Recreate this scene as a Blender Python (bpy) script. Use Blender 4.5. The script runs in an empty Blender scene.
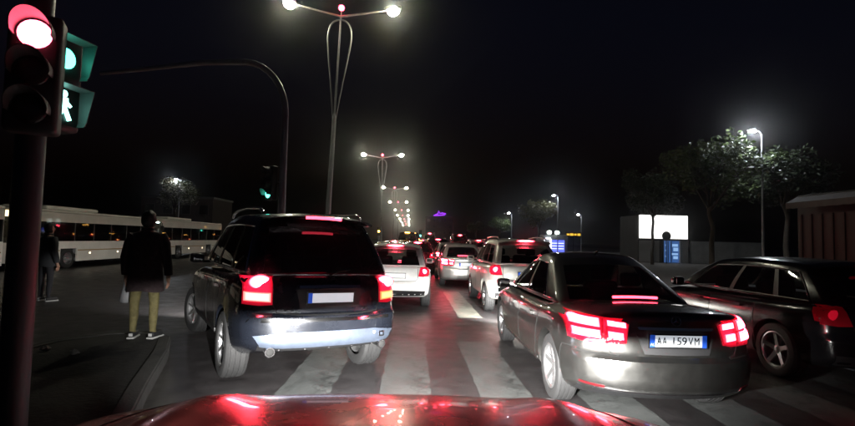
import bpy, bmesh, math, random
from mathutils import Vector, Matrix
from mathutils.bvhtree import BVHTree

random.seed(7)
R = math.radians
scene = bpy.context.scene
C = scene.collection

# ------------------------------------------------------------------ camera
cam_d = bpy.data.cameras.new('camera')
cam = bpy.data.objects.new('camera', cam_d)
C.objects.link(cam)
scene.camera = cam
YAW, PITCH, ROLL, CAMZ = 0.034, 0.055, 0.024, 1.62
fw = Vector((math.sin(YAW) * math.cos(PITCH), math.cos(YAW) * math.cos(PITCH), math.sin(PITCH)))
rt0 = Vector((math.cos(YAW), -math.sin(YAW), 0))
up0 = rt0.cross(fw)
rt = rt0 * math.cos(ROLL) + up0 * math.sin(ROLL)
up = -rt0 * math.sin(ROLL) + up0 * math.cos(ROLL)
cam.matrix_world = Matrix(((rt.x, up.x, -fw.x, 0), (rt.y, up.y, -fw.y, 0), (rt.z, up.z, -fw.z, CAMZ), (0, 0, 0, 1)))
cam_d.sensor_width = 36
cam_d.lens = 36 * 480 / 855
cam_d.clip_start = 0.05
cam_d.clip_end = 5000

# ------------------------------------------------------------------ world (night)
world = bpy.data.worlds.new('World')
scene.world = world
world.use_nodes = True
wn, wl = world.node_tree.nodes, world.node_tree.links
wn.clear()
sky = wn.new('ShaderNodeTexSky')
sky.sky_type = 'NISHITA'
sky.sun_disc = False
sky.sun_elevation = R(-3)
sky.sun_rotation = R(180)
sky.ozone_density = 2.2
bg = wn.new('ShaderNodeBackground')
bg.inputs['Strength'].default_value = 0.07
wo = wn.new('ShaderNodeOutputWorld')
wl.new(sky.outputs[0], bg.inputs[0])
wl.new(bg.outputs[0], wo.inputs[0])
vs = scene.view_settings
vs.view_transform = 'Standard'
vs.look = 'None'
vs.exposure = 0.0
vs.gamma = 1.0
vs.use_curve_mapping = False
cy = scene.cycles
cy.use_denoising = True
cy.use_adaptive_sampling = True
cy.adaptive_threshold = 0.01
cy.max_bounces = 5
cy.diffuse_bounces = 2
cy.glossy_bounces = 3
cy.transmission_bounces = 4
cy.transparent_max_bounces = 8
cy.sample_clamp_indirect = 6.0
cy.sample_clamp_direct = 0.0
cy.caustics_reflective = False
cy.caustics_refractive = False
cy.use_light_tree = True


# ------------------------------------------------------------------ materials
MATS = {}


def mat(name, col, rough=0.5, metal=0.0, coat=0.0, var=0.0, vscale=6.0, bump=0.0, bscale=80.0, emit=None, estr=0.0, spec=0.5, rvar=0.0, coords='Object'):
    if name in MATS:
        return MATS[name]
    m = bpy.data.materials.new(name)
    m.use_nodes = True
    nt = m.node_tree
    b = nt.nodes['Principled BSDF']
    b.inputs['Base Color'].default_value = (*col, 1)
    b.inputs['Roughness'].default_value = rough
    b.inputs['Metallic'].default_value = metal
    b.inputs['Coat Weight'].default_value = coat
    b.inputs['Coat Roughness'].default_value = 0.03
    b.inputs['Specular IOR Level'].default_value = spec
    if emit:
        b.inputs['Emission Color'].default_value = (*emit, 1)
        b.inputs['Emission Strength'].default_value = estr
    if var or bump or rvar:
        tc = nt.nodes.new('ShaderNodeTexCoord')
        nz = nt.nodes.new('ShaderNodeTexNoise')
        nz.inputs['Scale'].default_value = vscale
        nz.inputs['Detail'].default_value = 6
        nz.inputs['Roughness'].default_value = 0.65
        nt.links.new(tc.outputs[coords], nz.inputs['Vector'])
        if var:
            mr = nt.nodes.new('ShaderNodeMapRange')
            mr.inputs[1].default_value = 0.3
            mr.inputs[2].default_value = 0.7
            mr.inputs[3].default_value = 1 - var
            mr.inputs[4].default_value = 1 + var
            nt.links.new(nz.outputs['Fac'], mr.inputs[0])
            mx = nt.nodes.new('ShaderNodeVectorMath')
            mx.operation = 'SCALE'
            mx.inputs[0].default_value = col
            nt.links.new(mr.outputs[0], mx.inputs['Scale'])
            nt.links.new(mx.outputs[0], b.inputs['Base Color'])
        if rvar:
            mr2 = nt.nodes.new('ShaderNodeMapRange')
            mr2.inputs[1].default_value = 0.3
            mr2.inputs[2].default_value = 0.7
            mr2.inputs[3].default_value = max(0.02, rough - rvar)
            mr2.inputs[4].default_value = min(1, rough + rvar)
            nt.links.new(nz.outputs['Fac'], mr2.inputs[0])
            nt.links.new(mr2.outputs[0], b.inputs['Roughness'])
        if bump:
            n2 = nt.nodes.new('ShaderNodeTexNoise')
            n2.inputs['Scale'].default_value = bscale
            n2.inputs['Detail'].default_value = 4
            nt.links.new(tc.outputs[coords], n2.inputs['Vector'])
            bp = nt.nodes.new('ShaderNodeBump')
            bp.inputs['Strength'].default_value = bump
            bp.inputs['Distance'].default_value = 0.02
            nt.links.new(n2.outputs['Fac'], bp.inputs['Height'])
            nt.links.new(bp.outputs[0], b.inputs['Normal'])
    MATS[name] = m
    return m


def emi(name, col, s):
    return mat(name, (0.02, 0.02, 0.02), 0.3, emit=col, estr=s)


def optic(name, col, lo, hi, mode='uv', scale=38, base=(0.3, 0.004, 0.012)):
    """lit lamp lens: hottest over the bulb, dimmer towards its rim; faint moulded cells in the relief"""
    m = mat(name, base, 0.15, coat=0.5, emit=col, estr=1.0)
    nt = m.node_tree
    b = nt.nodes['Principled BSDF']
    tc = nt.nodes.new('ShaderNodeTexCoord')
    L = nt.links.new
    sub = nt.nodes.new('ShaderNodeVectorMath')
    sub.operation = 'MULTIPLY_ADD'
    sub.inputs[1].default_value = (2, 2, 2) if mode == 'uv' else (2, 0, 2)
    sub.inputs[2].default_value = (-1, -1, 0) if mode == 'uv' else (-1, 0, -1)
    L(tc.outputs['UV' if mode == 'uv' else 'Generated'], sub.inputs[0])
    sp = nt.nodes.new('ShaderNodeSeparateXYZ')
    L(sub.outputs[0], sp.inputs[0])

    def mth(op, a, bv=None):
        n = nt.nodes.new('ShaderNodeMath')
        n.operation = op
        L(a, n.inputs[0])
        if bv is not None:
            if hasattr(bv, 'is_linked'):
                L(bv, n.inputs[1])
            else:
                n.inputs[1].default_value = bv
        return n.outputs[0]
    ax, ay = mth('ABSOLUTE', sp.outputs[0]), mth('ABSOLUTE', sp.outputs[1 if mode == 'uv' else 2])
    if mode == 'uv':
        d = mth('MAXIMUM', mth('POWER', ax, 3.0), mth('POWER', ay, 1.6))
    else:
        d = mth('SQRT', mth('ADD', mth('MULTIPLY', ax, ax), mth('MULTIPLY', ay, ay)))
    mr = nt.nodes.new('ShaderNodeMapRange')
    mr.interpolation_type = 'SMOOTHSTEP'
    mr.inputs[1].default_value = 0.1
    mr.inputs[2].default_value = 1.0
    mr.inputs[3].default_value = hi
    mr.inputs[4].default_value = lo
    L(d, mr.inputs[0])
    L(mr.outputs[0], b.inputs['Emission Strength'])
    vo = nt.nodes.new('ShaderNodeTexVoronoi')
    vo.inputs['Scale'].default_value = scale
    L(tc.outputs['Object'], vo.inputs['Vector'])
    bp = nt.nodes.new('ShaderNodeBump')
    bp.inputs['Strength'].default_value = 0.4
    bp.inputs['Distance'].default_value = 0.01
    L(vo.outputs['Distance'], bp.inputs['Height'])
    L(bp.outputs[0], b.inputs['Normal'])
    return m


def glass_mat(name, tint, trans):
    m = bpy.data.materials.new(name)
    m.use_nodes = True
    nt = m.node_tree
    nt.nodes.clear()
    o = nt.nodes.new('ShaderNodeOutputMaterial')
    t = nt.nodes.new('ShaderNodeBsdfTransparent')
    t.inputs[0].default_value = (*tint, 1)
    d = nt.nodes.new('ShaderNodeBsdfDiffuse')
    d.inputs[0].default_value = (0.01, 0.01, 0.012, 1)
    m1 = nt.nodes.new('ShaderNodeMixShader')
    m1.inputs[0].default_value = trans
    g = nt.nodes.new('ShaderNodeBsdfGlossy')
    g.inputs[0].default_value = (0.9, 0.9, 0.9, 1)
    g.inputs[1].default_value = 0.03
    f = nt.nodes.new('ShaderNodeFresnel')
    f.inputs[0].default_value = 1.5
    m2 = nt.nodes.new('ShaderNodeMixShader')
    L = nt.links.new
    L(d.outputs[0], m1.inputs[1])
    L(t.outputs[0], m1.inputs[2])
    L(f.outputs[0], m2.inputs[0])
    L(m1.outputs[0], m2.inputs[1])
    L(g.outputs[0], m2.inputs[2])
    L(m2.outputs[0], o.inputs[0])
    MATS[name] = m
    return m


def asphalt_mat(name, base, rough, worn=None):
    """aggregate speckle, patches and fine relief; worn = paint colour scraped through to the asphalt"""
    m = bpy.data.materials.new(name)
    m.use_nodes = True
    nt = m.node_tree
    L = nt.links.new
    b = nt.nodes['Principled BSDF']
    tc = nt.nodes.new('ShaderNodeTexCoord')

    def noise(s, d=5, r=0.6):
        n = nt.nodes.new('ShaderNodeTexNoise')
        n.inputs['Scale'].default_value = s
        n.inputs['Detail'].default_value = d
        n.inputs['Roughness'].default_value = r
        L(tc.outputs['Object'], n.inputs['Vector'])
        return n
    big, mid, fine = noise(0.35), noise(3.0), noise(90, 3)

    def ramp(src, stops):
        r = nt.nodes.new('ShaderNodeValToRGB')
        el = r.color_ramp.elements
        el[0].position, el[0].color = stops[0][0], (*stops[0][1], 1)
        el[1].position, el[1].color = stops[1][0], (*stops[1][1], 1)
        L(src.outputs['Fac'], r.inputs[0])
        return r
    k = lambda f: tuple(c * f for c in base)
    r1 = ramp(big, ((0.35, k(0.75)), (0.65, k(1.2))))
    r2 = ramp(fine, ((0.35, (0.55,) * 3), (0.7, (1.5,) * 3)))
    mx = nt.nodes.new('ShaderNodeMix')
    mx.data_type = 'RGBA'
    mx.blend_type = 'MULTIPLY'
    mx.inputs[0].default_value = 1
    L(r1.outputs[0], mx.inputs[6])
    L(r2.outputs[0], mx.inputs[7])
    r3 = ramp(mid, ((0.35, (0.8,) * 3), (0.65, (1.15,) * 3)))
    m3 = nt.nodes.new('ShaderNodeMix')
    m3.data_type = 'RGBA'
    m3.blend_type = 'MULTIPLY'
    m3.inputs[0].default_value = 1
    L(mx.outputs[2], m3.inputs[6])
    L(r3.outputs[0], m3.inputs[7])
    out = m3.outputs[2]
    if worn:
        w = noise(22, 10, 0.8)
        rw = ramp(w, ((0.28, (0.1,) * 3), (0.60, (1, 1, 1))))
        m4 = nt.nodes.new('ShaderNodeMix')
        m4.data_type = 'RGBA'
        L(rw.outputs[0], m4.inputs[0])
        L(out, m4.inputs[6])
        m4.inputs[7].default_value = (*worn, 1)
        m5 = nt.nodes.new('ShaderNodeMix')
        m5.data_type = 'RGBA'
        m5.blend_type = 'MULTIPLY'
        m5.inputs[0].default_value = 0.8
        L(m4.outputs[2], m5.inputs[6])
        L(r3.outputs[0], m5.inputs[7])
        out = m5.outputs[2]
    warp = nt.nodes.new('ShaderNodeVectorMath')
    warp.operation = 'MULTIPLY_ADD'
    warp.inputs[1].default_value = (0.9, 0.9, 0.9)
    L(mid.outputs['Color'], warp.inputs[0])
    L(tc.outputs['Object'], warp.inputs[2])
    vo = nt.nodes.new('ShaderNodeTexVoronoi')
    vo.feature = 'DISTANCE_TO_EDGE'
    vo.inputs['Scale'].default_value = 0.42
    L(warp.outputs[0], vo.inputs['Vector'])
    cr = nt.nodes.new('ShaderNodeMapRange')
    cr.inputs[1].default_value = 0.002
    cr.inputs[2].default_value = 0.010
    cr.inputs[3].default_value = 0.45
    cr.inputs[4].default_value = 1.0
    L(vo.outputs['Distance'], cr.inputs[0])
    st = noise(0.9, 3, 0.5)
    sr = nt.nodes.new('ShaderNodeMapRange')
    sr.inputs[1].default_value = 0.60
    sr.inputs[2].default_value = 0.72
    sr.inputs[3].default_value = 1.0
    sr.inputs[4].default_value = 0.5
    L(st.outputs['Fac'], sr.inputs[0])
    mm = nt.nodes.new('ShaderNodeMath')
    mm.operation = 'MULTIPLY'
    L(cr.outputs[0], mm.inputs[0])
    L(sr.outputs[0], mm.inputs[1])
    sc_ = nt.nodes.new('ShaderNodeVectorMath')
    sc_.operation = 'SCALE'
    L(out, sc_.inputs[0])
    L(mm.outputs[0], sc_.inputs['Scale'])
    L(sc_.outputs[0], b.inputs['Base Color'])
    rr = nt.nodes.new('ShaderNodeMapRange')
    rr.inputs[1].default_value = 0.3
    rr.inputs[2].default_value = 0.7
    rr.inputs[3].default_value = rough - 0.12
    rr.inputs[4].default_value = rough + 0.12
    L(mid.outputs['Fac'], rr.inputs[0])
    L(rr.outputs[0], b.inputs['Roughness'])
    bp = nt.nodes.new('ShaderNodeBump')
    bp.inputs['Strength'].default_value = 0.35
    bp.inputs['Distance'].default_value = 0.008
    L(fine.outputs['Fac'], bp.inputs['Height'])
    L(bp.outputs[0], b.inputs['Normal'])
    MATS[name] = m
    return m


M_asphalt = asphalt_mat('asphalt', (0.032, 0.029, 0.030), 0.40)
M_stripe = asphalt_mat('worn_road_paint', (0.036, 0.034, 0.034), 0.45, worn=(0.095, 0.102, 0.10))
M_ground = asphalt_mat('dark_ground', (0.045, 0.04, 0.035), 0.8)
M_pave = mat('paving', (0.14, 0.13, 0.12), 0.75, var=0.25, vscale=2, bump=0.3, bscale=30)
M_soil = mat('dark_soil', (0.010, 0.009, 0.0085), 0.95, var=0.4, vscale=5, bump=0.8, bscale=18)
M_kerb = mat('kerb_stone', (0.035, 0.034, 0.033), 0.85, var=0.35, vscale=5, bump=0.3, bscale=40)
M_black = mat('black_plastic', (0.012, 0.012, 0.013), 0.45)
M_gap = mat('panel_gap', (0.003, 0.003, 0.003), 0.8)
M_rubber = mat('tyre_rubber', (0.013, 0.013, 0.0135), 0.75, var=0.2, vscale=30, bump=0.2, bscale=120)
M_alloy = mat('alloy', (0.55, 0.55, 0.56), 0.28, 0.9)
M_chrome = mat('chrome', (0.8, 0.8, 0.82), 0.12, 1.0)
M_brake = mat('brake_disc', (0.08, 0.08, 0.08), 0.5, 0.6)
M_glass = glass_mat('tinted_glass', (0.55, 0.6, 0.6), 0.55)
M_privacy = glass_mat('privacy_glass', (0.2, 0.2, 0.2), 0.12)
M_steel = mat('galvanised_steel', (0.36, 0.36, 0.37), 0.45, 0.4, var=0.15, vscale=4)
M_darksteel = mat('dark_painted_steel', (0.03, 0.03, 0.033), 0.5, var=0.15, vscale=6)
M_seat = mat('seat_cloth', (0.02, 0.02, 0.022), 0.85)
M_plate = mat('number_plate_white', (0.75, 0.76, 0.78), 0.35)
M_plateglow = mat('number_plate_glow', (0.75, 0.76, 0.78), 0.35, emit=(0.85, 0.92, 1.0), estr=0.55)  # plate lamp's light put into the panel as its own glow
M_blue = mat('plate_blue', (0.02, 0.09, 0.5), 0.35, emit=(0.02, 0.12, 0.8), estr=0.35)  # band glows by itself too, in place of plate lamp light
M_ink = mat('plate_ink', (0.01, 0.01, 0.01), 0.5)
M_lens = optic('tail_lens_red', (1.0, 0.010, 0.04), 0.35, 2.2)
M_lensdim = mat('tail_lens_dim', (0.3, 0.004, 0.012), 0.12, coat=0.6, emit=(1.0, 0.01, 0.04), estr=0.015)
M_ledred = optic('brake_led', (1.0, 0.055, 0.095), 1.8, 95)
M_ledround = optic('brake_bulb', (1.0, 0.07, 0.11), 2.0, 60, 'gen')
M_ledhot = optic('brake_led_hot', (1.0, 0.06, 0.10), 3.0, 200, 'gen')
M_ledbar = emi('high_brake_led', (1.0, 0.05, 0.09), 8)
M_amber = optic('amber_lens', (1.0, 0.42, 0.14), 0.7, 3.4, base=(0.4, 0.15, 0.02))
M_amberhot = emi('indicator_lamp', (1.0, 0.48, 0.10), 16)
M_pinkw = optic('pink_white_lens', (1.0, 0.34, 0.30), 1.0, 5.0)
M_headlens = emi('headlamp_lens', (1, 0.97, 0.9), 2)
M_shield = mat('lamp_shield', (0.004, 0.004, 0.004), 0.9)


# ------------------------------------------------------------------ mesh helpers
def mesh_from(verts, faces, smooth=False, sharp=None):
    me = bpy.data.meshes.new('m')
    me.from_pydata([tuple(v) for v in verts], [], [tuple(f) for f in faces])
    me.validate()
    if smooth:
        for p in me.polygons:
            p.use_smooth = True
        if sharp:
            me.set_sharp_from_angle(angle=R(sharp))
    me.update()
    return me


def obj(name, me, m=None, parent=None, loc=None, rot=None):
    if isinstance(me, bmesh.types.BMesh):
        bm = me
        me = bpy.data.meshes.new(name)
        bm.to_mesh(me)
        bm.free()
    me.name = name
    o = bpy.data.objects.new(name, me)
    C.objects.link(o)
    if m is not None and not me.materials:
        me.materials.append(m)
    if parent:
        o.parent = parent
    if loc:
        o.location = loc
    if rot:
        o.rotation_euler = rot
    return o


def tag(o, label, cat, group=None):
    o['label'] = label
    o['category'] = cat
    if group:
        o['group'] = group
    return o


def thing(name, label, cat, loc=(0, 0, 0), rz=0, group=None):
    o = bpy.data.objects.new(name, None)
    o.empty_display_size = 0.2
    C.objects.link(o)
    o.location = loc
    o.rotation_euler = (0, 0, rz)
    return tag(o, label, cat, group)


def holder(name, parent, loc=(0, 0, 0), rot=(0, 0, 0)):
    o = bpy.data.objects.new(name, None)
    C.objects.link(o)
    o.parent = parent
    o.location = loc
    o.rotation_euler = rot
    return o


def struct(o):
    o['kind'] = 'structure'
    return o


def copy_tree(o, parent=None):
    c = o.copy()
    C.objects.link(c)
    c.parent = parent
    for ch in list(o.children):
        copy_tree(ch, c)
    return c


def box_me(sx, sy, sz, bevel=0.0, seg=2, center=(0, 0, 0)):
    bm = bmesh.new()
    bmesh.ops.create_cube(bm, size=1)
    for v in bm.verts:
        v.co = Vector((v.co.x * sx, v.co.y * sy, v.co.z * sz))
    if bevel:
        bmesh.ops.bevel(bm, geom=list(bm.edges), offset=bevel, segments=seg, affect='EDGES', profile=0.5)
    for v in bm.verts:
        v.co += Vector(center)
    me = bpy.data.meshes.new('b')
    bm.to_mesh(me)
    bm.free()
    if bevel:
        for p in me.polygons:
            p.use_smooth = True
        me.set_sharp_from_angle(angle=R(35))
    return me


def box(name, size, center, m, parent=None, bevel=0.0, rot=None, seg=2):
    return obj(name, box_me(*size, bevel, seg), m, parent, center, rot)


def tube_geo(pts, rads, n=10, closed=False, caps=True):
    pts = [Vector(p) for p in pts]
    if not hasattr(rads, '__len__'):
        rads = [rads] * len(pts)
    V, Fc = [], []
    k = len(pts)
    prev = None
    for i, p in enumerate(pts):
        a = pts[(i - 1) % k] if (closed or i > 0) else pts[i]
        b = pts[(i + 1) % k] if (closed or i < k - 1) else pts[i]
        t = (b - a).normalized()
        if prev is None:
            ref = Vector((0, 0, 1)) if abs(t.z) < 0.9 else Vector((1, 0, 0))
            s = t.cross(ref).normalized()
        else:
            s = (prev - t * prev.dot(t)).normalized()
        prev = s
        u = t.cross(s)
        for j in range(n):
            an = 2 * math.pi * j / n
            V.append(p + (s * math.cos(an) + u * math.sin(an)) * rads[i])
    for i in range(k if closed else k - 1):
        for j in range(n):
            i2 = (i + 1) % k
            Fc.append((i * n + j, i * n + (j + 1) % n, i2 * n + (j + 1) % n, i2 * n + j))
    if caps and not closed:
        Fc.append(tuple(range(n))[::-1])
        Fc.append(tuple((k - 1) * n + j for j in range(n)))
    return V, Fc


def tube(name, pts, rads, m, parent=None, n=10, closed=False, loc=None):
    V, Fc = tube_geo(pts, rads, n, closed)
    return obj(name, mesh_from(V, Fc, True, 50), m, parent, loc)


def lathe_me(prof, n=32, axis='z', sharp=40):
    """prof: list of (r, h)"""
    V, Fc = [], []
    k = len(prof)
    for i in range(n):
        a = 2 * math.pi * i / n
        for r, h in prof:
            if axis == 'z':
                V.append((r * math.cos(a), r * math.sin(a), h))
            elif axis == 'x':
                V.append((h, r * math.cos(a), r * math.sin(a)))
            else:
                V.append((r * math.cos(a), h, r * math.sin(a)))
    for i in range(n):
        i2 = (i + 1) % n
        for j in range(k - 1):
            Fc.append((i * k + j, i2 * k + j, i2 * k + j + 1, i * k + j + 1))
    me = mesh_from(V, Fc, True, sharp)
    bm = bmesh.new()
    bm.from_mesh(me)
    bmesh.ops.remove_doubles(bm, verts=bm.verts, dist=1e-5)
    bmesh.ops.recalc_face_normals(bm, faces=bm.faces)
    bm.to_mesh(me)
    bm.free()
    return me


def ball_me(r, u=16, v=10, sc=(1, 1, 1)):
    bm = bmesh.new()
    bmesh.ops.create_uvsphere(bm, u_segments=u, v_segments=v, radius=r)
    for w in bm.verts:
        w.co = Vector((w.co.x * sc[0], w.co.y * sc[1], w.co.z * sc[2]))
    me = bpy.data.meshes.new('ball')
    bm.to_mesh(me)
    bm.free()
    for p in me.polygons:
        p.use_smooth = True
    return me


def prism_me(poly, z0, z1, bevel=0.0):
    """extruded outline (counter-clockwise xy)"""
    n = len(poly)
    V = [(x, y, z0) for x, y in poly] + [(x, y, z1) for x, y in poly]
    Fc = [tuple(range(n))[::-1], tuple(range(n, 2 * n))]
    for i in range(n):
        j = (i + 1) % n
        Fc.append((i, j, n + j, n + i))
    me = mesh_from(V, Fc)
    return me


def text_me(s, size, depth=0.002, align='CENTER'):
    cu = bpy.data.curves.new('t', 'FONT')
    cu.body = s
    cu.size = size
    cu.extrude = depth
    cu.align_x = align
    cu.align_y = 'CENTER'
    o = bpy.data.objects.new('t', cu)
    C.objects.link(o)
    bpy.context.view_layer.update()
    me = bpy.data.meshes.new_from_object(o.evaluated_get(bpy.context.evaluated_depsgraph_get()))
    bpy.data.objects.remove(o)
    bpy.data.curves.remove(cu)
    return me


def interp(x, tab):
    if x <= tab[0][0]:
        return tab[0][1]
    for (a, fa), (b, fb) in zip(tab, tab[1:]):
        if x <= b:
            t = (x - a) / (b - a)
            return fa + (fb - fa) * t
    return tab[-1][1]


def sinterp(x, tab):
    """smooth (Catmull-Rom-like, monotone enough) lookup"""
    if x <= tab[0][0]:
        return tab[0][1]
    n = len(tab)
    for i in range(n - 1):
        a, fa = tab[i]
        b, fb = tab[i + 1]
        if x <= b:
            h = b - a
            ma = (fb - tab[i - 1][1]) / (b - tab[i - 1][0]) if i > 0 else (fb - fa) / h
            mb = (tab[i + 2][1] - fa) / (tab[i + 2][0] - a) if i < n - 2 else (fb - fa) / h
            sl = (fb - fa) / h
            if ma * sl <= 0:
                ma = 0
            if mb * sl <= 0:
                mb = 0
            lim = 3 * abs(sl)
            ma = max(-lim, min(lim, ma))
            mb = max(-lim, min(lim, mb))
            t = (x - a) / h
            return (fa * (2 * t**3 - 3 * t**2 + 1) + ma * h * (t**3 - 2 * t**2 + t) + fb * (-2 * t**3 + 3 * t**2) + mb * h * (t**3 - t**2))
    return tab[-1][1]


def lines(n, lo, hi, r=0.0, extra=()):
    """grid coordinates with dense lines in the rounding zones"""
    s = set()
    for i in range(n + 1):
        s.add(round(lo + r + (hi - lo - 2 * r) * i / n, 5))
    if r:
        for k in (0, 0.25, 0.5, 0.75):
            s.add(round(lo + r * k, 5))
            s.add(round(hi - r * k, 5))
    out = sorted(s)
    for e in extra:
        j = min(range(len(out)), key=lambda i: abs(out[i] - e))
        if abs(out[j] - e) < 0.3 * (hi - lo) / n and 0 < j < len(out) - 1:
            out[j] = e
        else:
            out.append(e)
            out.sort()
    return out


def box_grid(us, vs_, ws, fn):
    """surface grid of a box; fn(u,v,w)->point. Returns verts, faces, tags [(face, centre uvw)]"""
    idx, V, Fc, T = {}, [], [], []

    def vid(u, v, w):
        k = (round(u, 5), round(v, 5), round(w, 5))
        if k not in idx:
            idx[k] = len(V)
            V.append(fn(u, v, w))
        return idx[k]

    def sheet(A, B, mk, name, flip):
        for a0, a1 in zip(A, A[1:]):
            for b0, b1 in zip(B, B[1:]):
                q = [vid(*mk(a0, b0)), vid(*mk(a1, b0)), vid(*mk(a1, b1)), vid(*mk(a0, b1))]
                if flip:
                    q = q[::-1]
                Fc.append(q)
                T.append((name, mk((a0 + a1) / 2, (b0 + b1) / 2)))
    u0, u1, v0, v1, w0, w1 = us[0], us[-1], vs_[0], vs_[-1], ws[0], ws[-1]
    sheet(us, ws, lambda a, b: (a, v0, b), 'rear', False)
    sheet(us, ws, lambda a, b: (a, v1, b), 'front', True)
    sheet(vs_, ws, lambda a, b: (u0, a, b), 'left', True)
    sheet(vs_, ws, lambda a, b: (u1, a, b), 'right', False)
    sheet(us, vs_, lambda a, b: (a, b, w1), 'top', False)
    sheet(us, vs_, lambda a, b: (a, b, w0), 'bottom', True)
    return V, Fc, T


def rnd(p, lo, hi, r):
    """rounded-box projection in physical units"""
    q = [min(max(p[i], lo[i] + r), hi[i] - r) for i in range(3)]
    d = [p[i] - q[i] for i in range(3)]
    l = math.sqrt(sum(x * x for x in d))
    if l < 1e-9:
        return p
    return [q[i] + d[i] / l * r for i in range(3)]


def sub_mesh(V, Fc, sel, off=None):
    used, nv, nf = {}, [], []
    for f in sel:
        q = []
        for i in Fc[f]:
            if i not in used:
                used[i] = len(nv)
                nv.append(V[i])
            q.append(used[i])
        nf.append(q)
    return nv, nf


def solid_offset(V, Fc, d):
    """push a sheet along its vertex normals"""
    me = mesh_from(V, Fc)
    nv = [v.co + v.normal * d for v in me.vertices]
    bpy.data.meshes.remove(me)
    return nv


RAYS = {'rear': (Vector((0, 1, 0)), lambda a, b: Vector((a, -4, b))),
        'front': (Vector((0, -1, 0)), lambda a, b: Vector((a, 9, b))),
        'left': (Vector((1, 0, 0)), lambda a, b: Vector((-4, a, b))),
        'right': (Vector((-1, 0, 0)), lambda a, b: Vector((4, a, b))),
        'top': (Vector((0, 0, -1)), lambda a, b: Vector((a, b, 5)))}


def patch(name, bvh, axis, lower, upper, m, parent, off=0.006, k=4, nv=4, skirt=0.02):
    """a raised skin on the bodywork between two polylines given in the view plane of `axis`"""
    d, org = RAYS[axis]

    def dens(p):
        o = []
        for (a, b), (c, e) in zip(p, p[1:]):
            for i in range(k):
                t = i / k
                o.append((a + (c - a) * t, b + (e - b) * t))
        o.append(p[-1])
        return o
    lo, hi = dens(lower), dens(upper)
    V, N = [], []
    nu = len(lo)
    last = None
    for j in range(nv + 1):
        t = j / nv
        for i in range(nu):
            a = lo[i][0] + (hi[i][0] - lo[i][0]) * t
            b = lo[i][1] + (hi[i][1] - lo[i][1]) * t
            hit, nrm, _, _ = bvh.ray_cast(org(a, b), d)
            if hit is None:
                hit, nrm, _, _ = bvh.find_nearest(org(a, b) + d * (4.0 if axis in ('left', 'right') else 4.2))
            if nrm.dot(d) > 0:
                nrm = -nrm
            V.append(hit + nrm * off)
            N.append(nrm)
    Fc = []
    for j in range(nv):
        for i in range(nu - 1):
            Fc.append([j * nu + i, j * nu + i + 1, (j + 1) * nu + i + 1, (j + 1) * nu + i])
    ring = [i for i in range(nu)] + [j * nu + nu - 1 for j in range(1, nv + 1)] + [nv * nu + i for i in range(nu - 2, -1, -1)] + [j * nu for j in range(nv - 1, 0, -1)]
    base = len(V)
    for i in ring:
        V.append(V[i] - N[i] * (off + skirt))
    n = len(ring)
    for i in range(n):
        j = (i + 1) % n
        Fc.append([ring[j], ring[i], base + i, base + j])
    if axis in ('front', 'right'):
        Fc = [f[::-1] for f in Fc]
    me = mesh_from(V, Fc, True, 40)
    uv = me.uv_layers.new(name='UVMap')
    for lp in me.loops:
        i = lp.vertex_index
        uv.data[lp.index].uv = ((i % nu) / (nu - 1), (i // nu) / nv) if i < base else (0.0, 0.0)
    return obj(name, me, m, parent)


def strip(name, bvh, axis, pts, w, m, parent, off=0.002, k=6):
    """thin line along a polyline on the bodywork (panel gaps, trim)"""
    lo, hi = [], []
    for i, p in enumerate(pts):
        a = pts[max(0, i - 1)]
        b = pts[min(len(pts) - 1, i + 1)]
        t = Vector((b[0] - a[0], b[1] - a[1])).normalized()
        n = Vector((-t.y, t.x)) * w / 2
        lo.append((p[0] - n.x, p[1] - n.y))
        hi.append((p[0] + n.x, p[1] + n.y))
    return patch(name, bvh, axis, lo, hi, m, parent, off, k, 1, 0.004)


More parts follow.
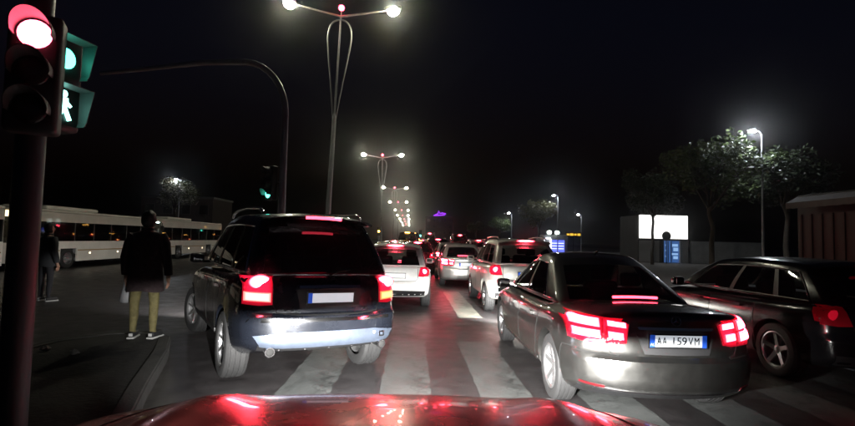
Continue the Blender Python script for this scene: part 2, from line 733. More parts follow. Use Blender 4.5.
# ------------------------------------------------------------------ wheels
def make_wheel_meshes(Rw, wid, rim, spokes, style=0):
    h = wid / 2
    g = 0.008
    prof = [(rim, -h + 0.02), (rim + 0.02, -h + 0.005), (Rw * 0.86, -h), (Rw * 0.95, -h + 0.012), (Rw * 0.985, -h + 0.03)]
    for c in (-0.55, -0.18, 0.18, 0.55):      # circumferential tread grooves
        y = c * h * 1.1
        prof += [(Rw, y - 0.009), (Rw - g, y - 0.006), (Rw - g, y + 0.006), (Rw, y + 0.009)]
    prof += [(Rw * 0.985, h - 0.03), (Rw * 0.95, h - 0.012), (Rw * 0.86, h), (rim + 0.02, h - 0.005), (rim, h - 0.02)]
    tyre = lathe_me(prof, 40, 'x', 30)
    # rim: lip ring + barrel (outside is -x)
    ring = lathe_me([(rim + 0.004, -h + 0.015), (rim - 0.012, -h + 0.012), (rim - 0.028, -h + 0.03), (rim - 0.045, h * 0.6), (rim - 0.03, h - 0.02)], 40, 'x', 30)
    bm = bmesh.new()
    bm.from_mesh(ring)
    for s in range(spokes):
        a = 2 * math.pi * s / spokes + 0.3
        ca, sa = math.cos(a), math.sin(a)
        w0, w1 = (0.05, 0.036) if style == 0 else (0.034, 0.028)
        vs2 = []
        for (r, w, x) in ((0.03, w0 / 2 + 0.01, -h + 0.055), (rim * 0.5, w0 / 2, -h + 0.04), (rim - 0.02, w1 / 2 * (1.5 if style == 0 else 1), -h + 0.022)):
            for sd in (-1, 1):
                for dx in (0, 0.03):
                    vs2.append(bm.verts.new((x + dx, ca * r - sa * w * sd, sa * r + ca * w * sd)))
        for i in range(2):
            a0, b0 = vs2[i * 4:i * 4 + 4], vs2[i * 4 + 4:i * 4 + 8]
            for f in ((a0[0], a0[2], b0[2], b0[0]), (a0[0], b0[0], b0[1], a0[1]), (a0[2], a0[3], b0[3], b0[2])):
                bm.faces.new(f)
    bmesh.ops.recalc_face_normals(bm, faces=bm.faces)
    rm = bpy.data.meshes.new('rim')
    bm.to_mesh(rm)
    bm.free()
    rm.set_sharp_from_angle(angle=R(30))
    hub = lathe_me([(0.0, -h + 0.045), (0.035, -h + 0.045), (0.05, -h + 0.052), (0.05, -h + 0.1)], 20, 'x', 30)
    disc = lathe_me([(0.0, -h + 0.1), (rim - 0.06, -h + 0.1), (rim - 0.06, -h + 0.13)], 28, 'x', 30)
    return tyre, rm, hub, disc


def add_wheels(car, wm, track, ys, Rw, wid, steer=0.0):
    tyre, rm, hub, disc = wm
    for i, y in enumerate(ys):
        for sd in (-1, 1):
            w = holder('wheel', car, (sd * (track - wid / 2), y, Rw), (random.uniform(0, 6) * 0, 0, 0 if sd < 0 else math.pi))
            if i == 1 and steer:
                w.rotation_euler[2] += steer
            obj('tyre', tyre, M_rubber, w)
            obj('rim', rm, M_alloy, w)
            obj('hub', hub, M_alloy, w)
            obj('brake_disc', disc, M_brake, w)


# ------------------------------------------------------------------ car bodywork
def lower_body(S):
    L, HW, H, r = S['L'], S['hw'], 0.75, S.get('r', 0.09)
    lo, hi = (-HW, 0, 0), (HW, L, H)
    us = lines(20, -HW, HW, r)
    vv = lines(46, 0, L, r)
    ww = lines(14, 0, H, r)
    pin, pout = S.get('plan_pow', 3.2), S.get('plan', 0.22)

    def fn(a, b, c):
        x, y, z = rnd([a, b, c], lo, hi, r)
        u, w = x / HW, z / H
        top, bot = sinterp(y, S['top']), sinterp(y, S['bot'])
        Z = bot + (top - bot) * w
        cr = sinterp(y, S['crown'])
        Z -= cr * (abs(u) ** 2.2) * w ** 3
        hw = sinterp(y, S['hws']) * sinterp(w, S['side'])
        X = u * hw
        ar = max(0.0, 1 - y / 0.9)
        af = max(0.0, 1 - (L - y) / 0.9)
        Y = y
        if ar > 0:
            q = ar * ar * (3 - 2 * ar)
            Y += interp(Z, S['rear']) * q + pout * abs(u) ** pin * q
        if af > 0:
            q = af * af * (3 - 2 * af)
            Y -= interp(Z, S['nose']) * q + S.get('planf', 0.3) * abs(u) ** 2.6 * q
        return Vector((X, Y, Z))
    V, Fc, T = box_grid(us, vv, ww, fn)
    me = mesh_from(V, Fc, True)
    bm = bmesh.new()
    bm.from_mesh(me)
    bmesh.ops.recalc_face_normals(bm, faces=bm.faces)
    bm.to_mesh(me)
    bm.free()
    bv = BVHTree.FromPolygons(V, Fc)
    return me, bv


def cut_wells(me, S):
    o = bpy.data.objects.new('tmp_body', me)
    C.objects.link(o)
    tmp = []
    for y in S['axles']:
        for sd in (-1, 1):
            bm = bmesh.new()
            bmesh.ops.create_cone(bm, cap_ends=True, segments=40, radius1=S['Rw'] + S.get('well', 0.05), radius2=S['Rw'] + S.get('well', 0.05), depth=0.7)
            bmesh.ops.rotate(bm, verts=bm.verts, cent=(0, 0, 0), matrix=Matrix.Rotation(R(90), 3, 'Y'))
            bmesh.ops.translate(bm, verts=bm.verts, vec=(sd * (S['hw'] - 0.30 + 0.35), y, S['Rw']))
            cm = bpy.data.meshes.new('cut')
            bm.to_mesh(cm)
            bm.free()
            co = bpy.data.objects.new('cut', cm)
            C.objects.link(co)
            mod = o.modifiers.new('b', 'BOOLEAN')
            mod.operation = 'DIFFERENCE'
            mod.solver = 'EXACT'
            mod.object = co
            tmp.append(co)
    bpy.context.view_layer.update()
    res = bpy.data.meshes.new_from_object(o.evaluated_get(bpy.context.evaluated_depsgraph_get()))
    for t in tmp + [o]:
        bpy.data.objects.remove(t)
    res.set_sharp_from_angle(angle=R(38))
    return res


def cabin(S, car, paint, glass):
    K = S['cabin']
    r = K.get('r', 0.10)
    L0 = 2.4
    lo, hi = (-0.8, 0, 0), (0.8, L0, 0.55)
    rw = K['rear_win']     # (u half, w0, w1)
    fwn = K['front_win']
    side = K['side_win']   # [(v0,v1,w0,w1)]
    exu = [-rw[0] * 0.8, rw[0] * 0.8]
    exv = [x * L0 for s in side for x in s[:2]]
    exw = [x * 0.55 for x in {rw[1], rw[2], side[0][2], side[0][3]}]
    us, vv, ww = lines(14, -0.8, 0.8, r, exu), lines(26, 0, L0, r, exv), lines(8, 0, 0.55, r, exw)

    def fn(a, b, c):
        x, y, z = rnd([a, b, c], lo, hi, r)
        u, v, w = x / 0.8, y / L0, z / 0.55
        e = w ** K.get('lean', 1.1)
        yr = K['rb'] + (K['rt'] - K['rb']) * e + K.get('rc', 0.12) * u * u
        yf = K['fb'] + (K['ft'] - K['fb']) * e - K.get('fc', 0.16) * u * u
        Y = yr + (yf - yr) * v
        hw = K['hb'] + (K['ht'] - K['hb']) * w ** 1.25
        hw *= 1 - K.get('tr', 0.10) * (1 - v) ** 3 - K.get('tf', 0.06) * v ** 3
        X = u * hw
        Z = K['belt'] + (K['roof'] - K['belt']) * w
        Z += w * (K.get('arch', 0.05) * (4 * v * (1 - v) - 0.6) - 0.035 * u * u)
        return Vector((X, Y, Z))
    V, Fc, T = box_grid(us, vv, ww, fn)
    groups = {}
    for i, (nm, (a, b, c)) in enumerate(T):
        u, v, w = a / 0.8, b / L0, c / 0.55
        key = 'shell'
        if nm == 'rear' and abs(u) < rw[0] and rw[1] < w < rw[2]:
            key = 'rear_window'
        elif nm == 'front' and abs(u) < fwn[0] and fwn[1] < w < fwn[2]:
            key = 'windscreen'
        elif nm in ('left', 'right'):
            for k, (v0, v1, w0, w1) in enumerate(side):
                if v0 < v < v1 and w0 < w < w1:
                    key = 'side_window_%s%d' % (nm, k)
            if key == 'shell' and side[0][2] < w < side[0][3] and side[0][0] < v < side[-1][1]:
                key = 'pillar_%s%d' % (nm, sum(v > q[0] for q in side))
        elif nm == 'bottom':
            key = None
        if key:
            groups.setdefault(key, []).append(i)
    for key, sel in groups.items():
        nv, nf = sub_mesh(V, Fc, sel)
        if key == 'shell':
            obj('roof_and_pillars', mesh_from(nv, nf, True, 60), paint, car)
        elif key.startswith('pillar'):
            obj('door_pillar', mesh_from(nv, nf, True, 60), M_black, car)
        else:
            nv = solid_offset(nv, nf, -0.006)
            nm = 'side_window' if key.startswith('side') else key
            g = glass if (nm != 'windscreen') else M_glass
            if K.get('privacy_rear') and (key.endswith('0') or key.endswith('1') and len(side) > 2 or nm == 'rear_window'):
                g = M_privacy
            obj(nm, mesh_from(nv, nf, True), g, car)
    # bright or black moulding round the side glass
    if K.get('trim'):
        v0, v1, w0, w1 = side[0][0], side[-1][1], side[0][2], side[0][3]
        for sd in (-1, 1):
            ring = []
            for t in range(13):
                ring.append((v0 + (v1 - v0) * t / 12, w0))
            for t in range(1, 5):
                ring.append((v1, w0 + (w1 - w0) * t / 4))
            for t in range(1, 13):
                ring.append((v1 - (v1 - v0) * t / 12, w1))
            for t in range(1, 4):
                ring.append((v0, w1 - (w1 - w0) * t / 4))
            pts = [fn(sd * 0.8, a * L0, b * 0.55) + Vector((sd * 0.003, 0, 0)) for a, b in ring]
            tube('window_trim', pts, 0.009, K['trim'], car, 6, True)
    bv = BVHTree.FromPolygons(V, Fc)
    return bv, fn


def mirror_pair(car, paint, x, y, z):
    for sd in (-1, 1):
        me = box_me(0.20, 0.13, 0.14, 0.045, 3)
        o = obj('wing_mirror', me, paint, car, (sd * (x + 0.10), y, z), (0, 0, -sd * 0.2))
        obj('mirror_glass', box_me(0.15, 0.004, 0.10, 0.001, 1), M_chrome, o, (0, -0.066, 0))
        obj('mirror_arm', box_me(0.14, 0.05, 0.04, 0.012, 2), M_black, o, (-sd * 0.13, 0.02, -0.05))


def number_plate(car, y, z, text, lit, bands=2, tilt=0.06, x=0.0):
    p = holder('number_plate', car, (x, y, z), (tilt, 0, 0))
    m = M_plateglow if lit else M_plate
    obj('plate_panel', box_me(0.52, 0.008, 0.112, 0.003, 1), m, p)
    obj('plate_frame', mesh_from(*frame_geo(0.535, 0.127, 0.008, 0.014)), M_black, p)
    if bands:
        obj('blue_band', box_me(0.045, 0.004, 0.106), M_blue, p, (-0.232, -0.005, 0))
    if bands > 1:
        obj('blue_band', box_me(0.04, 0.004, 0.106), M_blue, p, (0.235, -0.005, 0))
    if text:
        xs_ = [-0.172, -0.124, 0, -0.042, 0.006, 0.054, 0.110, 0.166]
        for ch, x_ in zip(text, xs_):
            if ch != ' ':
                me_ = text_me(ch, 0.098, 0.0015)
                wd = max(v.co.x for v in me_.vertices) - min(v.co.x for v in me_.vertices)
                cx = (max(v.co.x for v in me_.vertices) + min(v.co.x for v in me_.vertices)) / 2
                k_ = min(1.0, 0.042 / wd)
                obj('letter', me_, M_ink, p, (x_ - cx * k_, -0.006, -0.002), (R(90), 0, 0)).scale = (k_, 1, 1)
        for ch, x_ in (('A', -0.241), ('L', -0.222)):
            obj('letter', text_me(ch, 0.034, 0.0015), M_plate, p, (x_, -0.008, -0.03), (R(90), 0, 0))
    return p


def frame_geo(w, h, d, t):
    V, Fc = [], []
    for y in (-d / 2 - 0.001, d / 2):
        for s in (0, t):
            for (a, b) in ((-1, -1), (1, -1), (1, 1), (-1, 1)):
                V.append((a * (w / 2 - s), y, b * (h / 2 - s)))
    for i in range(4):
        j = (i + 1) % 4
        Fc += [(i, j, 4 + j, 4 + i), (8 + j, 8 + i, 12 + i, 12 + j), (i, 8 + i, 8 + j, j), (4 + j, 12 + j, 12 + i, 4 + i)]
    return V, Fc


def seats(car, rows, z, xs=(-0.38, 0.38)):
    for y in rows:
        for x in xs:
            s = obj('seat', box_me(0.5, 0.14, 0.62, 0.06, 3), M_seat, car, (x, y, z - 0.02), (-0.15, 0, 0))
            obj('headrest', box_me(0.26, 0.09, 0.16, 0.04, 3), M_seat, s, (0, 0.0, 0.41))


def headlamp_light(parent, x, y, z, power, name='low_beam'):
    """a real low-beam: source behind a cut-off shield"""
    ld = bpy.data.lights.new(name, 'SPOT')
    ld.energy = power
    ld.color = (1.0, 0.985, 0.95)
    ld.spot_size = R(104)
    ld.spot_blend = 1.0
    ld.shadow_soft_size = 0.002
    lo = bpy.data.objects.new(name, ld)
    C.objects.link(lo)
    lo.parent = parent
    lo.location = (x, y, z)
    lo.rotation_euler = (R(90 - 7), 0, R(-8))
    obj('cutoff_shield', box_me(0.22, 0.003, 0.09), M_shield, parent, (x, y + 0.06, z + 0.002 + 0.045))


def paint_mat(name, col, metal=0.0, rough=0.35, coat=1.0):
    return mat(name, col, rough, metal, coat, var=0.10, rvar=0.07, vscale=4)


# sedan ---------------------------------------------------------------------
SEDAN = dict(L=4.87, hw=0.925, Rw=0.335, axles=(0.98, 3.85), plan=0.27, plan_pow=2.8, planf=0.34,
             top=[(0, 1.01), (0.12, 1.03), (0.5, 1.05), (1.0, 1.03), (1.4, 0.98), (2.5, 0.955), (3.4, 0.95), (3.8, 0.93), (4.4, 0.83), (4.75, 0.70), (4.87, 0.62)],
             crown=[(0, 0.05), (0.6, 0.09), (1.3, 0.05), (3.4, 0.04), (3.9, 0.08), (4.87, 0.06)],
             bot=[(0, 0.29), (0.35, 0.22), (4.4, 0.20), (4.87, 0.25)],
             hws=[(0, 0.84), (0.3, 0.885), (0.9, 0.92), (2.0, 0.925), (3.8, 0.92), (4.4, 0.88), (4.87, 0.78)],
             side=[(0, 0.90), (0.10, 0.955), (0.3, 0.985), (0.55, 1.0), (0.78, 0.985), (0.9, 0.96), (1, 0.92)],
             rear=[(0.22, 0.12), (0.33, 0.03), (0.42, 0.0), (0.60, 0.0), (0.635, 0.015), (0.65, 0.055), (0.80, 0.075), (0.92, 0.10), (1.0, 0.085), (1.08, 0.08)],
             nose=[(0.2, 0.10), (0.4, 0.0), (0.6, 0.02), (0.75, 0.08), (0.9, 0.2)],
             cabin=dict(rb=0.92, rt=1.85, fb=3.72, ft=2.85, hb=0.845, ht=0.60, belt=0.93, roof=1.475, arch=0.06, r=0.09,
                        rear_win=(0.84, 0.16, 0.86), front_win=(0.86, 0.1, 0.88), side_win=[(0.17, 0.47, 0.14, 0.84), (0.51, 0.86, 0.14, 0.84)], trim=M_chrome))


def sedan_rear(car, bv, detail):
    for sd in (-1, 1):
        # wing part of the lamp and the part on the boot lid
        for (lo, hi, nm) in (([(0.62, 0.735), (0.76, 0.735), (0.855, 0.75)], [(0.60, 0.955), (0.76, 0.965), (0.865, 0.955)], 'tail_lamp'),
                             ([(0.44, 0.75), (0.52, 0.735), (0.60, 0.735)], [(0.405, 0.915), (0.50, 0.945), (0.582, 0.955)], 'boot_lamp')):
            p = patch(nm, bv, 'rear', [(sd * a, b) for a, b in lo], [(sd * a, b) for a, b in hi], M_lens, car, 0.012, 5, 5)
            x0, x1 = lo[0][0] + 0.03, lo[-1][0] - 0.02
            if nm == 'tail_lamp':
                bars = [(0.63, 0.835, 0.865, 0.94), (0.63, 0.83, 0.77, 0.845)]
            else:
                bars = [(0.43, 0.578, 0.875, 0.925), (0.455, 0.578, 0.775, 0.835)]
            for (a0, a1, b0, b1) in bars:
                patch('led_bar', bv, 'rear', [(sd * a0, b0), (sd * a1, b0 + 0.01)], [(sd * a0, b1), (sd * a1, b1 + 0.008)], M_ledred, p, 0.026, 6, 3, 0.016)
        s = 'left' if sd < 0 else 'right'
        patch('side_lamp', bv, s, [(0.18, 0.76), (0.30, 0.77), (0.42, 0.82)], [(0.16, 0.955), (0.28, 0.955), (0.44, 0.93)], M_lens, car, 0.010, 4, 4)
        if detail:
            patch('bumper_reflector', bv, 'rear', [(sd * 0.62, 0.36), (sd * 0.80, 0.37)], [(sd * 0.62, 0.38), (sd * 0.80, 0.39)], mat('reflector_red', (0.06, 0.004, 0.006), 0.3), car, 0.006, 4, 1)
    if not detail:
        return
    # boot lid gaps, bumper gap, plate recess, grip bar
    for sd in (-1, 1):
        strip('panel_gap', bv, 'rear', [(sd * 0.592, 0.96), (sd * 0.606, 0.73), (sd * 0.57, 0.665), (sd * 0.50, 0.65)], 0.010, M_gap, car)
        strip('panel_gap', bv, 'rear', [(sd * 0.50, 0.64), (sd * 0.70, 0.645), (sd * 0.84, 0.655)], 0.010, M_gap, car)
        s = 'left' if sd < 0 else 'right'
        strip('panel_gap', bv, s, [(0.62, 0.40), (0.60, 0.55), (0.55, 0.66), (0.30, 0.68)], 0.009, M_gap, car)
        strip('panel_gap', bv, s, [(1.38, 0.93), (1.40, 0.70), (1.48, 0.45), (1.58, 0.27)], 0.009, M_gap, car)
        strip('panel_gap', bv, s, [(2.36, 0.94), (2.38, 0.6), (2.36, 0.27)], 0.009, M_gap, car)
        strip('panel_gap', bv, s, [(3.42, 0.92), (3.46, 0.6), (3.44, 0.27)], 0.009, M_gap, car)
        strip('panel_gap', bv, s, [(1.6, 0.255), (2.4, 0.25), (3.43, 0.25)], 0.009, M_gap, car)
        patch('sill_trim', bv, s, [(1.45, 0.30), (2.4, 0.285), (3.42, 0.30)], [(1.45, 0.322), (2.4, 0.307), (3.42, 0.322)], M_chrome, car, 0.006, 6, 1)
        for y in (1.62, 2.62):
            patch('door_handle', bv, s, [(y, 0.77), (y + 0.1, 0.765), (y + 0.2, 0.77)], [(y, 0.80), (y + 0.1, 0.805), (y + 0.2, 0.80)], PAINT['graphite'], car, 0.03, 4, 2)
    patch('boot_recess', bv, 'rear', [(-0.29, 0.67), (0, 0.665), (0.29, 0.67)], [(-0.37, 0.885), (0, 0.885), (0.37, 0.885)], mat('recess_grey', (0.045, 0.045, 0.047), 0.4, 0.3), car, 0.003, 6, 4)
    patch('boot_trim', bv, 'rear', [(-0.33, 0.872), (0, 0.872), (0.33, 0.872)], [(-0.34, 0.895), (0, 0.897), (0.34, 0.895)], M_chrome, car, 0.022, 6, 2)
    patch('bumper_insert', bv, 'rear', [(-0.78, 0.27), (0, 0.245), (0.78, 0.27)], [(-0.80, 0.345), (0, 0.335), (0.80, 0.345)], M_black, car, 0.008, 6, 2)
    patch('bumper_trim', bv, 'rear', [(-0.70, 0.350), (0, 0.340), (0.70, 0.350)], [(-0.70, 0.362), (0, 0.352), (0.70, 0.362)], M_chrome, car, 0.012, 6, 1)
    # star badge on the boot lid
    hit, nrm, _, _ = bv.ray_cast(Vector((0, -4, 0.955)), Vector((0, 1, 0)))
    b = holder('badge', car, hit + nrm * 0.012, (-0.35, 0, 0))
    ring = [(0.042 * math.cos(t * math.pi / 12), 0, 0.042 * math.sin(t * math.pi / 12)) for t in range(24)]
    tube('badge_ring', ring, 0.0045, M_chrome, b, 6, True)
    for k in range(3):
        a = R(90 + 120 * k)
        tube('badge_point', [(0, -0.002, 0), (0.041 * math.cos(a), 0, 0.041 * math.sin(a))], [0.009, 0.002], M_chrome, b, 5)


PAINT = dict(graphite=paint_mat('paint_graphite', (0.092, 0.091, 0.087), 0.92, 0.37),
             black=paint_mat('paint_black_blue', (0.010, 0.012, 0.018), 0.4, 0.28),
             white=paint_mat('paint_white', (0.78, 0.78, 0.76), 0.0, 0.35),
             silver=paint_mat('paint_silver', (0.52, 0.52, 0.50), 0.6, 0.35),
             pearl=paint_mat('paint_pearl', (0.70, 0.68, 0.63), 0.3, 0.35),
             dark=paint_mat('paint_dark', (0.005, 0.005, 0.006), 0.0, 0.18, 0.0),
             red=paint_mat('paint_red', (0.50, 0.006, 0.016), 0.75, 0.24, 0.35),
             darkred=paint_mat('paint_dark_red', (0.10, 0.006, 0.010), 0.2, 0.28))


def build_sedan(label, loc, rz, paint, detail=True, plate=None, group=None, lit=True):
    car = thing('sedan_car', label, 'car', loc, rz, group)
    me, bv = lower_body(SEDAN)
    obj('body', cut_wells(me, SEDAN), paint, car)
    cb, fn = cabin(SEDAN, car, paint, M_glass)
    add_wheels(car, WHEEL_S, 0.895, SEDAN['axles'], SEDAN['Rw'], 0.225)
    sedan_rear(car, bv, detail)
    mirror_pair(car, paint, 0.86, 3.28, 0.985)
    seats(car, (1.75, 2.75), 0.80)
    # high brake light: a thin bar at the foot of the rear glass
    hits = []
    for x in (-0.24, -0.12, 0, 0.12, 0.24):
        h, n, _, _ = bv.ray_cast(Vector((x, 0.88, 3)), Vector((0, 0, -1)))
        hits.append(h + Vector((0, 0, 0.035)))
    o = tube('high_brake_lamp', hits, 0.013, M_ledbar, car, 8)
    pm = holder('lamp_pod', car)
    tube('pod_shell', [h + Vector((0, 0.03, -0.012)) for h in hits], 0.02, M_black, pm, 8)
    h, n, _, _ = bv.ray_cast(Vector((0, -4, 0.79)), Vector((0, 1, 0)))
    number_plate(car, h.y - 0.018, 0.79, plate, lit, 2)
    tube('roof_aerial', [(0, 2.0, 1.49), (0, 1.9, 1.53)], [0.022, 0.008], M_black, car, 8)
    return car


# SUV -------------------------------------------------------------------------
SUV = dict(L=4.78, hw=0.955, Rw=0.375, axles=(0.98, 3.895), plan=0.20, plan_pow=3.4, planf=0.30, well=0.06, r=0.10,
           top=[(0, 1.20), (0.5, 1.22), (1.5, 1.19), (3.2, 1.14), (3.6, 1.13), (4.3, 1.05), (4.65, 0.92), (4.78, 0.80)],
           crown=[(0, 0.02), (1, 0.04), (3.4, 0.05), (4.0, 0.09), (4.78, 0.06)],
           bot=[(0, 0.44), (0.4, 0.34), (1.2, 0.30), (4.2, 0.30), (4.78, 0.38)],
           hws=[(0, 0.87), (0.3, 0.92), (0.98, 0.955), (2.0, 0.94), (3.9, 0.955), (4.4, 0.90), (4.78, 0.80)],
           side=[(0, 0.92), (0.10, 0.965), (0.3, 0.99), (0.55, 1.0), (0.8, 0.985), (0.92, 0.965), (1, 0.93)],
           rear=[(0.38, 0.10), (0.45, 0.03), (0.52, 0.0), (0.76, 0.0), (0.79, 0.01), (0.82, 0.07), (0.95, 0.085), (1.05, 0.095), (1.2, 0.13), (1.3, 0.14)],
           nose=[(0.3, 0.10), (0.5, 0.0), (0.8, 0.02), (1.0, 0.10), (1.15, 0.2)],
           cabin=dict(rb=0.16, rt=0.62, fb=3.62, ft=2.72, hb=0.89, ht=0.69, belt=1.14, roof=1.885, arch=0.05, r=0.085, lean=1.4,
                      rear_win=(0.86, 0.12, 0.84), front_win=(0.88, 0.06, 0.88), privacy_rear=True,
                      side_win=[(0.07, 0.26, 0.10, 0.82), (0.29, 0.53, 0.10, 0.82), (0.56, 0.86, 0.10, 0.82)], trim=M_chrome))


def build_suv(label, loc, rz, paint):
    car = thing('suv_car', label, 'car', loc, rz)
    me, bv = lower_body(SUV)
    obj('body', cut_wells(me, SUV), paint, car)
    cb, fn = cabin(SUV, car, paint, M_glass)
    add_wheels(car, WHEEL_L, 0.945, SUV['axles'], SUV['Rw'], 0.265, 0.25)
    mirror_pair(car, paint, 0.90, 3.12, 1.24)
    seats(car, (1.6, 2.7), 1.05)
    for sd in (-1, 1):
        lamp = patch('tail_lamp', bv, 'rear', [(sd * 0.60, 0.90), (sd * 0.72, 0.89), (sd * 0.86, 0.90)], [(sd * 0.60, 1.24), (sd * 0.72, 1.25), (sd * 0.85, 1.23)], M_lens, car, 0.012, 5, 5)
        d, org = RAYS['rear']
        h, n, _, _ = bv.ray_cast(Vector((sd * 0.715, -4, 1.125)), d)
        br = obj('brake_lens', ball_me(0.085, 16, 10, (1.35, 0.35, 0.85)), M_ledhot, lamp, h + n * 0.005)
        patch('lower_lens', bv, 'rear', [(sd * 0.615, 0.925), (sd * 0.845, 0.935)], [(sd * 0.615, 1.02), (sd * 0.845, 1.025)], M_pinkw if sd < 0 else M_amber, lamp, 0.02, 5, 3, 0.01)
        s = 'left' if sd < 0 else 'right'
        patch('side_lamp', bv, s, [(0.22, 0.93), (0.32, 0.94)], [(0.24, 1.22), (0.36, 1.20)], M_lens, car, 0.010, 4, 4)
        for pts in ([(1.30, 1.14), (1.32, 0.9), (1.50, 0.6), (1.55, 0.38)], [(2.30, 1.14), (2.32, 0.7), (2.30, 0.38)], [(3.42, 1.12), (3.46, 0.7), (3.44, 0.38)], [(1.55, 0.37), (2.4, 0.36), (3.44, 0.37)]):
            strip('panel_gap', bv, s, pts, 0.010, M_gap, car)
        for y in (1.58, 2.58):
            patch('door_handle', bv, s, [(y, 0.96), (y + 0.11, 0.955), (y + 0.22, 0.96)], [(y, 0.995), (y + 0.11, 1.0), (y + 0.22, 0.995)], M_chrome, car, 0.03, 4, 2)
        patch('sill_trim', bv, s, [(1.5, 0.40), (2.4, 0.39), (3.35, 0.40)], [(1.5, 0.46), (2.4, 0.45), (3.35, 0.46)], M_black, car, 0.008, 6, 1)
        # roof rail on feet
        pts = [(sd * 0.60, 0.78, 1.875), (sd * 0.605, 0.92, 1.925), (sd * 0.61, 1.6, 1.955), (sd * 0.60, 2.3, 1.95), (sd * 0.595, 2.62, 1.915), (sd * 0.59, 2.75, 1.86)]
        tube('roof_rail', pts, 0.018, M_chrome, car, 8)
        # exhaust
        tube('exhaust_tip', [(sd * 0.62, 0.30, 0.45), (sd * 0.62, 0.08, 0.445), (sd * 0.62, 0.045, 0.442)], [0.044, 0.048, 0.05], M_chrome, car, 16)
        obj('exhaust_bore', ball_me(0.039, 12, 6, (1, 0.15, 1)), M_gap, car, (sd * 0.62, 0.043, 0.442))
        strip('panel_gap', bv, 'rear', [(sd * 0.60, 1.24), (sd * 0.595, 0.9), (sd * 0.56, 0.82), (sd * 0.3, 0.80), (0, 0.80)], 0.012, M_gap, car)
    # bumper: dark upper shelf, bright skid plate, sensors
    skid = mat('skid_silver', (0.115, 0.14, 0.19), 0.36, 0.7, var=0.15, vscale=9)
    patch('skid_plate', bv, 'rear', [(-0.70, 0.50), (-0.5, 0.485), (0.5, 0.485), (0.70, 0.50)], [(-0.77, 0.60), (-0.5, 0.635), (0.5, 0.635), (0.77, 0.60)], skid, car, 0.022, 6, 5)
    patch('skid_lip', bv, 'rear', [(-0.72, 0.445), (0, 0.44), (0.72, 0.445)], [(-0.72, 0.495), (0, 0.48), (0.72, 0.495)], M_black, car, 0.010, 6, 2)
    patch('bumper_shelf', bv, 'rear', [(-0.84, 0.73), (0, 0.735), (0.84, 0.73)], [(-0.82, 0.765), (0, 0.77), (0.82, 0.765)], M_chrome, car, 0.004, 6, 2)
    for x in (-0.5, -0.17, 0.17, 0.5):
        h, n, _, _ = bv.ray_cast(Vector((x, -4, 0.59)), Vector((0, 1, 0)))
        obj('parking_sensor', lathe_me([(0, -0.004), (0.014, -0.004), (0.017, 0.01)], 14, 'y'), M_plate, car, h + Vector((0, -0.024, 0)))
    for x in (-0.52, -0.26, 0.0, 0.26, 0.52):
        h, n, _, _ = bv.ray_cast(Vector((x, -4, 0.45)), Vector((0, 1, 0)))
        obj('bumper_stud', lathe_me([(0, -0.004), (0.010, -0.003), (0.012, 0.01)], 12, 'y'), M_chrome, car, h + Vector((0, -0.012, 0)))
    h, n, _, _ = bv.ray_cast(Vector((0.60, -4, 0.545)), Vector((0, 1, 0)))
    tow = obj('tow_eye_cover', mesh_from(*frame_geo(0.06, 0.06, 0.01, 0.014)), M_chrome, car, h + Vector((0, -0.03, 0.02)))
    # tailgate: plate recess, grip, spoiler with the high brake lamp
    patch('tailgate_recess', bv, 'rear', [(-0.33, 0.87), (0, 0.865), (0.33, 0.87)], [(-0.37, 1.06), (0, 1.065), (0.37, 1.06)], M_black, car, 0.003, 6, 3)
    patch('tailgate_grip', bv, 'rear', [(-0.34, 1.065), (0, 1.07), (0.34, 1.065)], [(-0.34, 1.095), (0, 1.10), (0.34, 1.095)], M_chrome, car, 0.02, 6, 2)
    h, n, _, _ = bv.ray_cast(Vector((0, -4, 0.97)), Vector((0, 1, 0)))
    number_plate(car, h.y - 0.02, 0.97, None, True, 1)
    V = []
    for y, z in ((0.60, 1.885), (0.47, 1.865), (0.43, 1.845), (0.45, 1.825), (0.62, 1.82)):
        for k in range(13):
            u = -1 + k / 6
            V.append((u * 0.66, y + 0.10 * u * u, z - 0.055 * abs(u) ** 2.5))
    Fc = [(j * 13 + i, j * 13 + i + 1, (j + 1) * 13 + i + 1, (j + 1) * 13 + i) for j in range(4) for i in range(12)]
    obj('roof_spoiler', mesh_from(V, Fc, True, 45), paint, car)
    tube('high_brake_lamp', [(x, 0.425 + 0.10 * (x / 0.66) ** 2, 1.835 - 0.01 * abs(x / 0.3) ** 2) for x in (-0.21, -0.1, 0, 0.1, 0.21)], 0.017, M_ledbar, car, 8)
    # rear wiper
    tube('wiper', [(0, 0.17, 1.20), (0.12, 0.19, 1.24), (0.42, 0.26, 1.27)], [0.012, 0.009, 0.006], M_black, car, 6)
    t = obj('model_badge', text_me('ML', 0.06, 0.004), M_chrome, car, (0.40, 0.055, 0.85), (R(90), 0, 0))
    return car


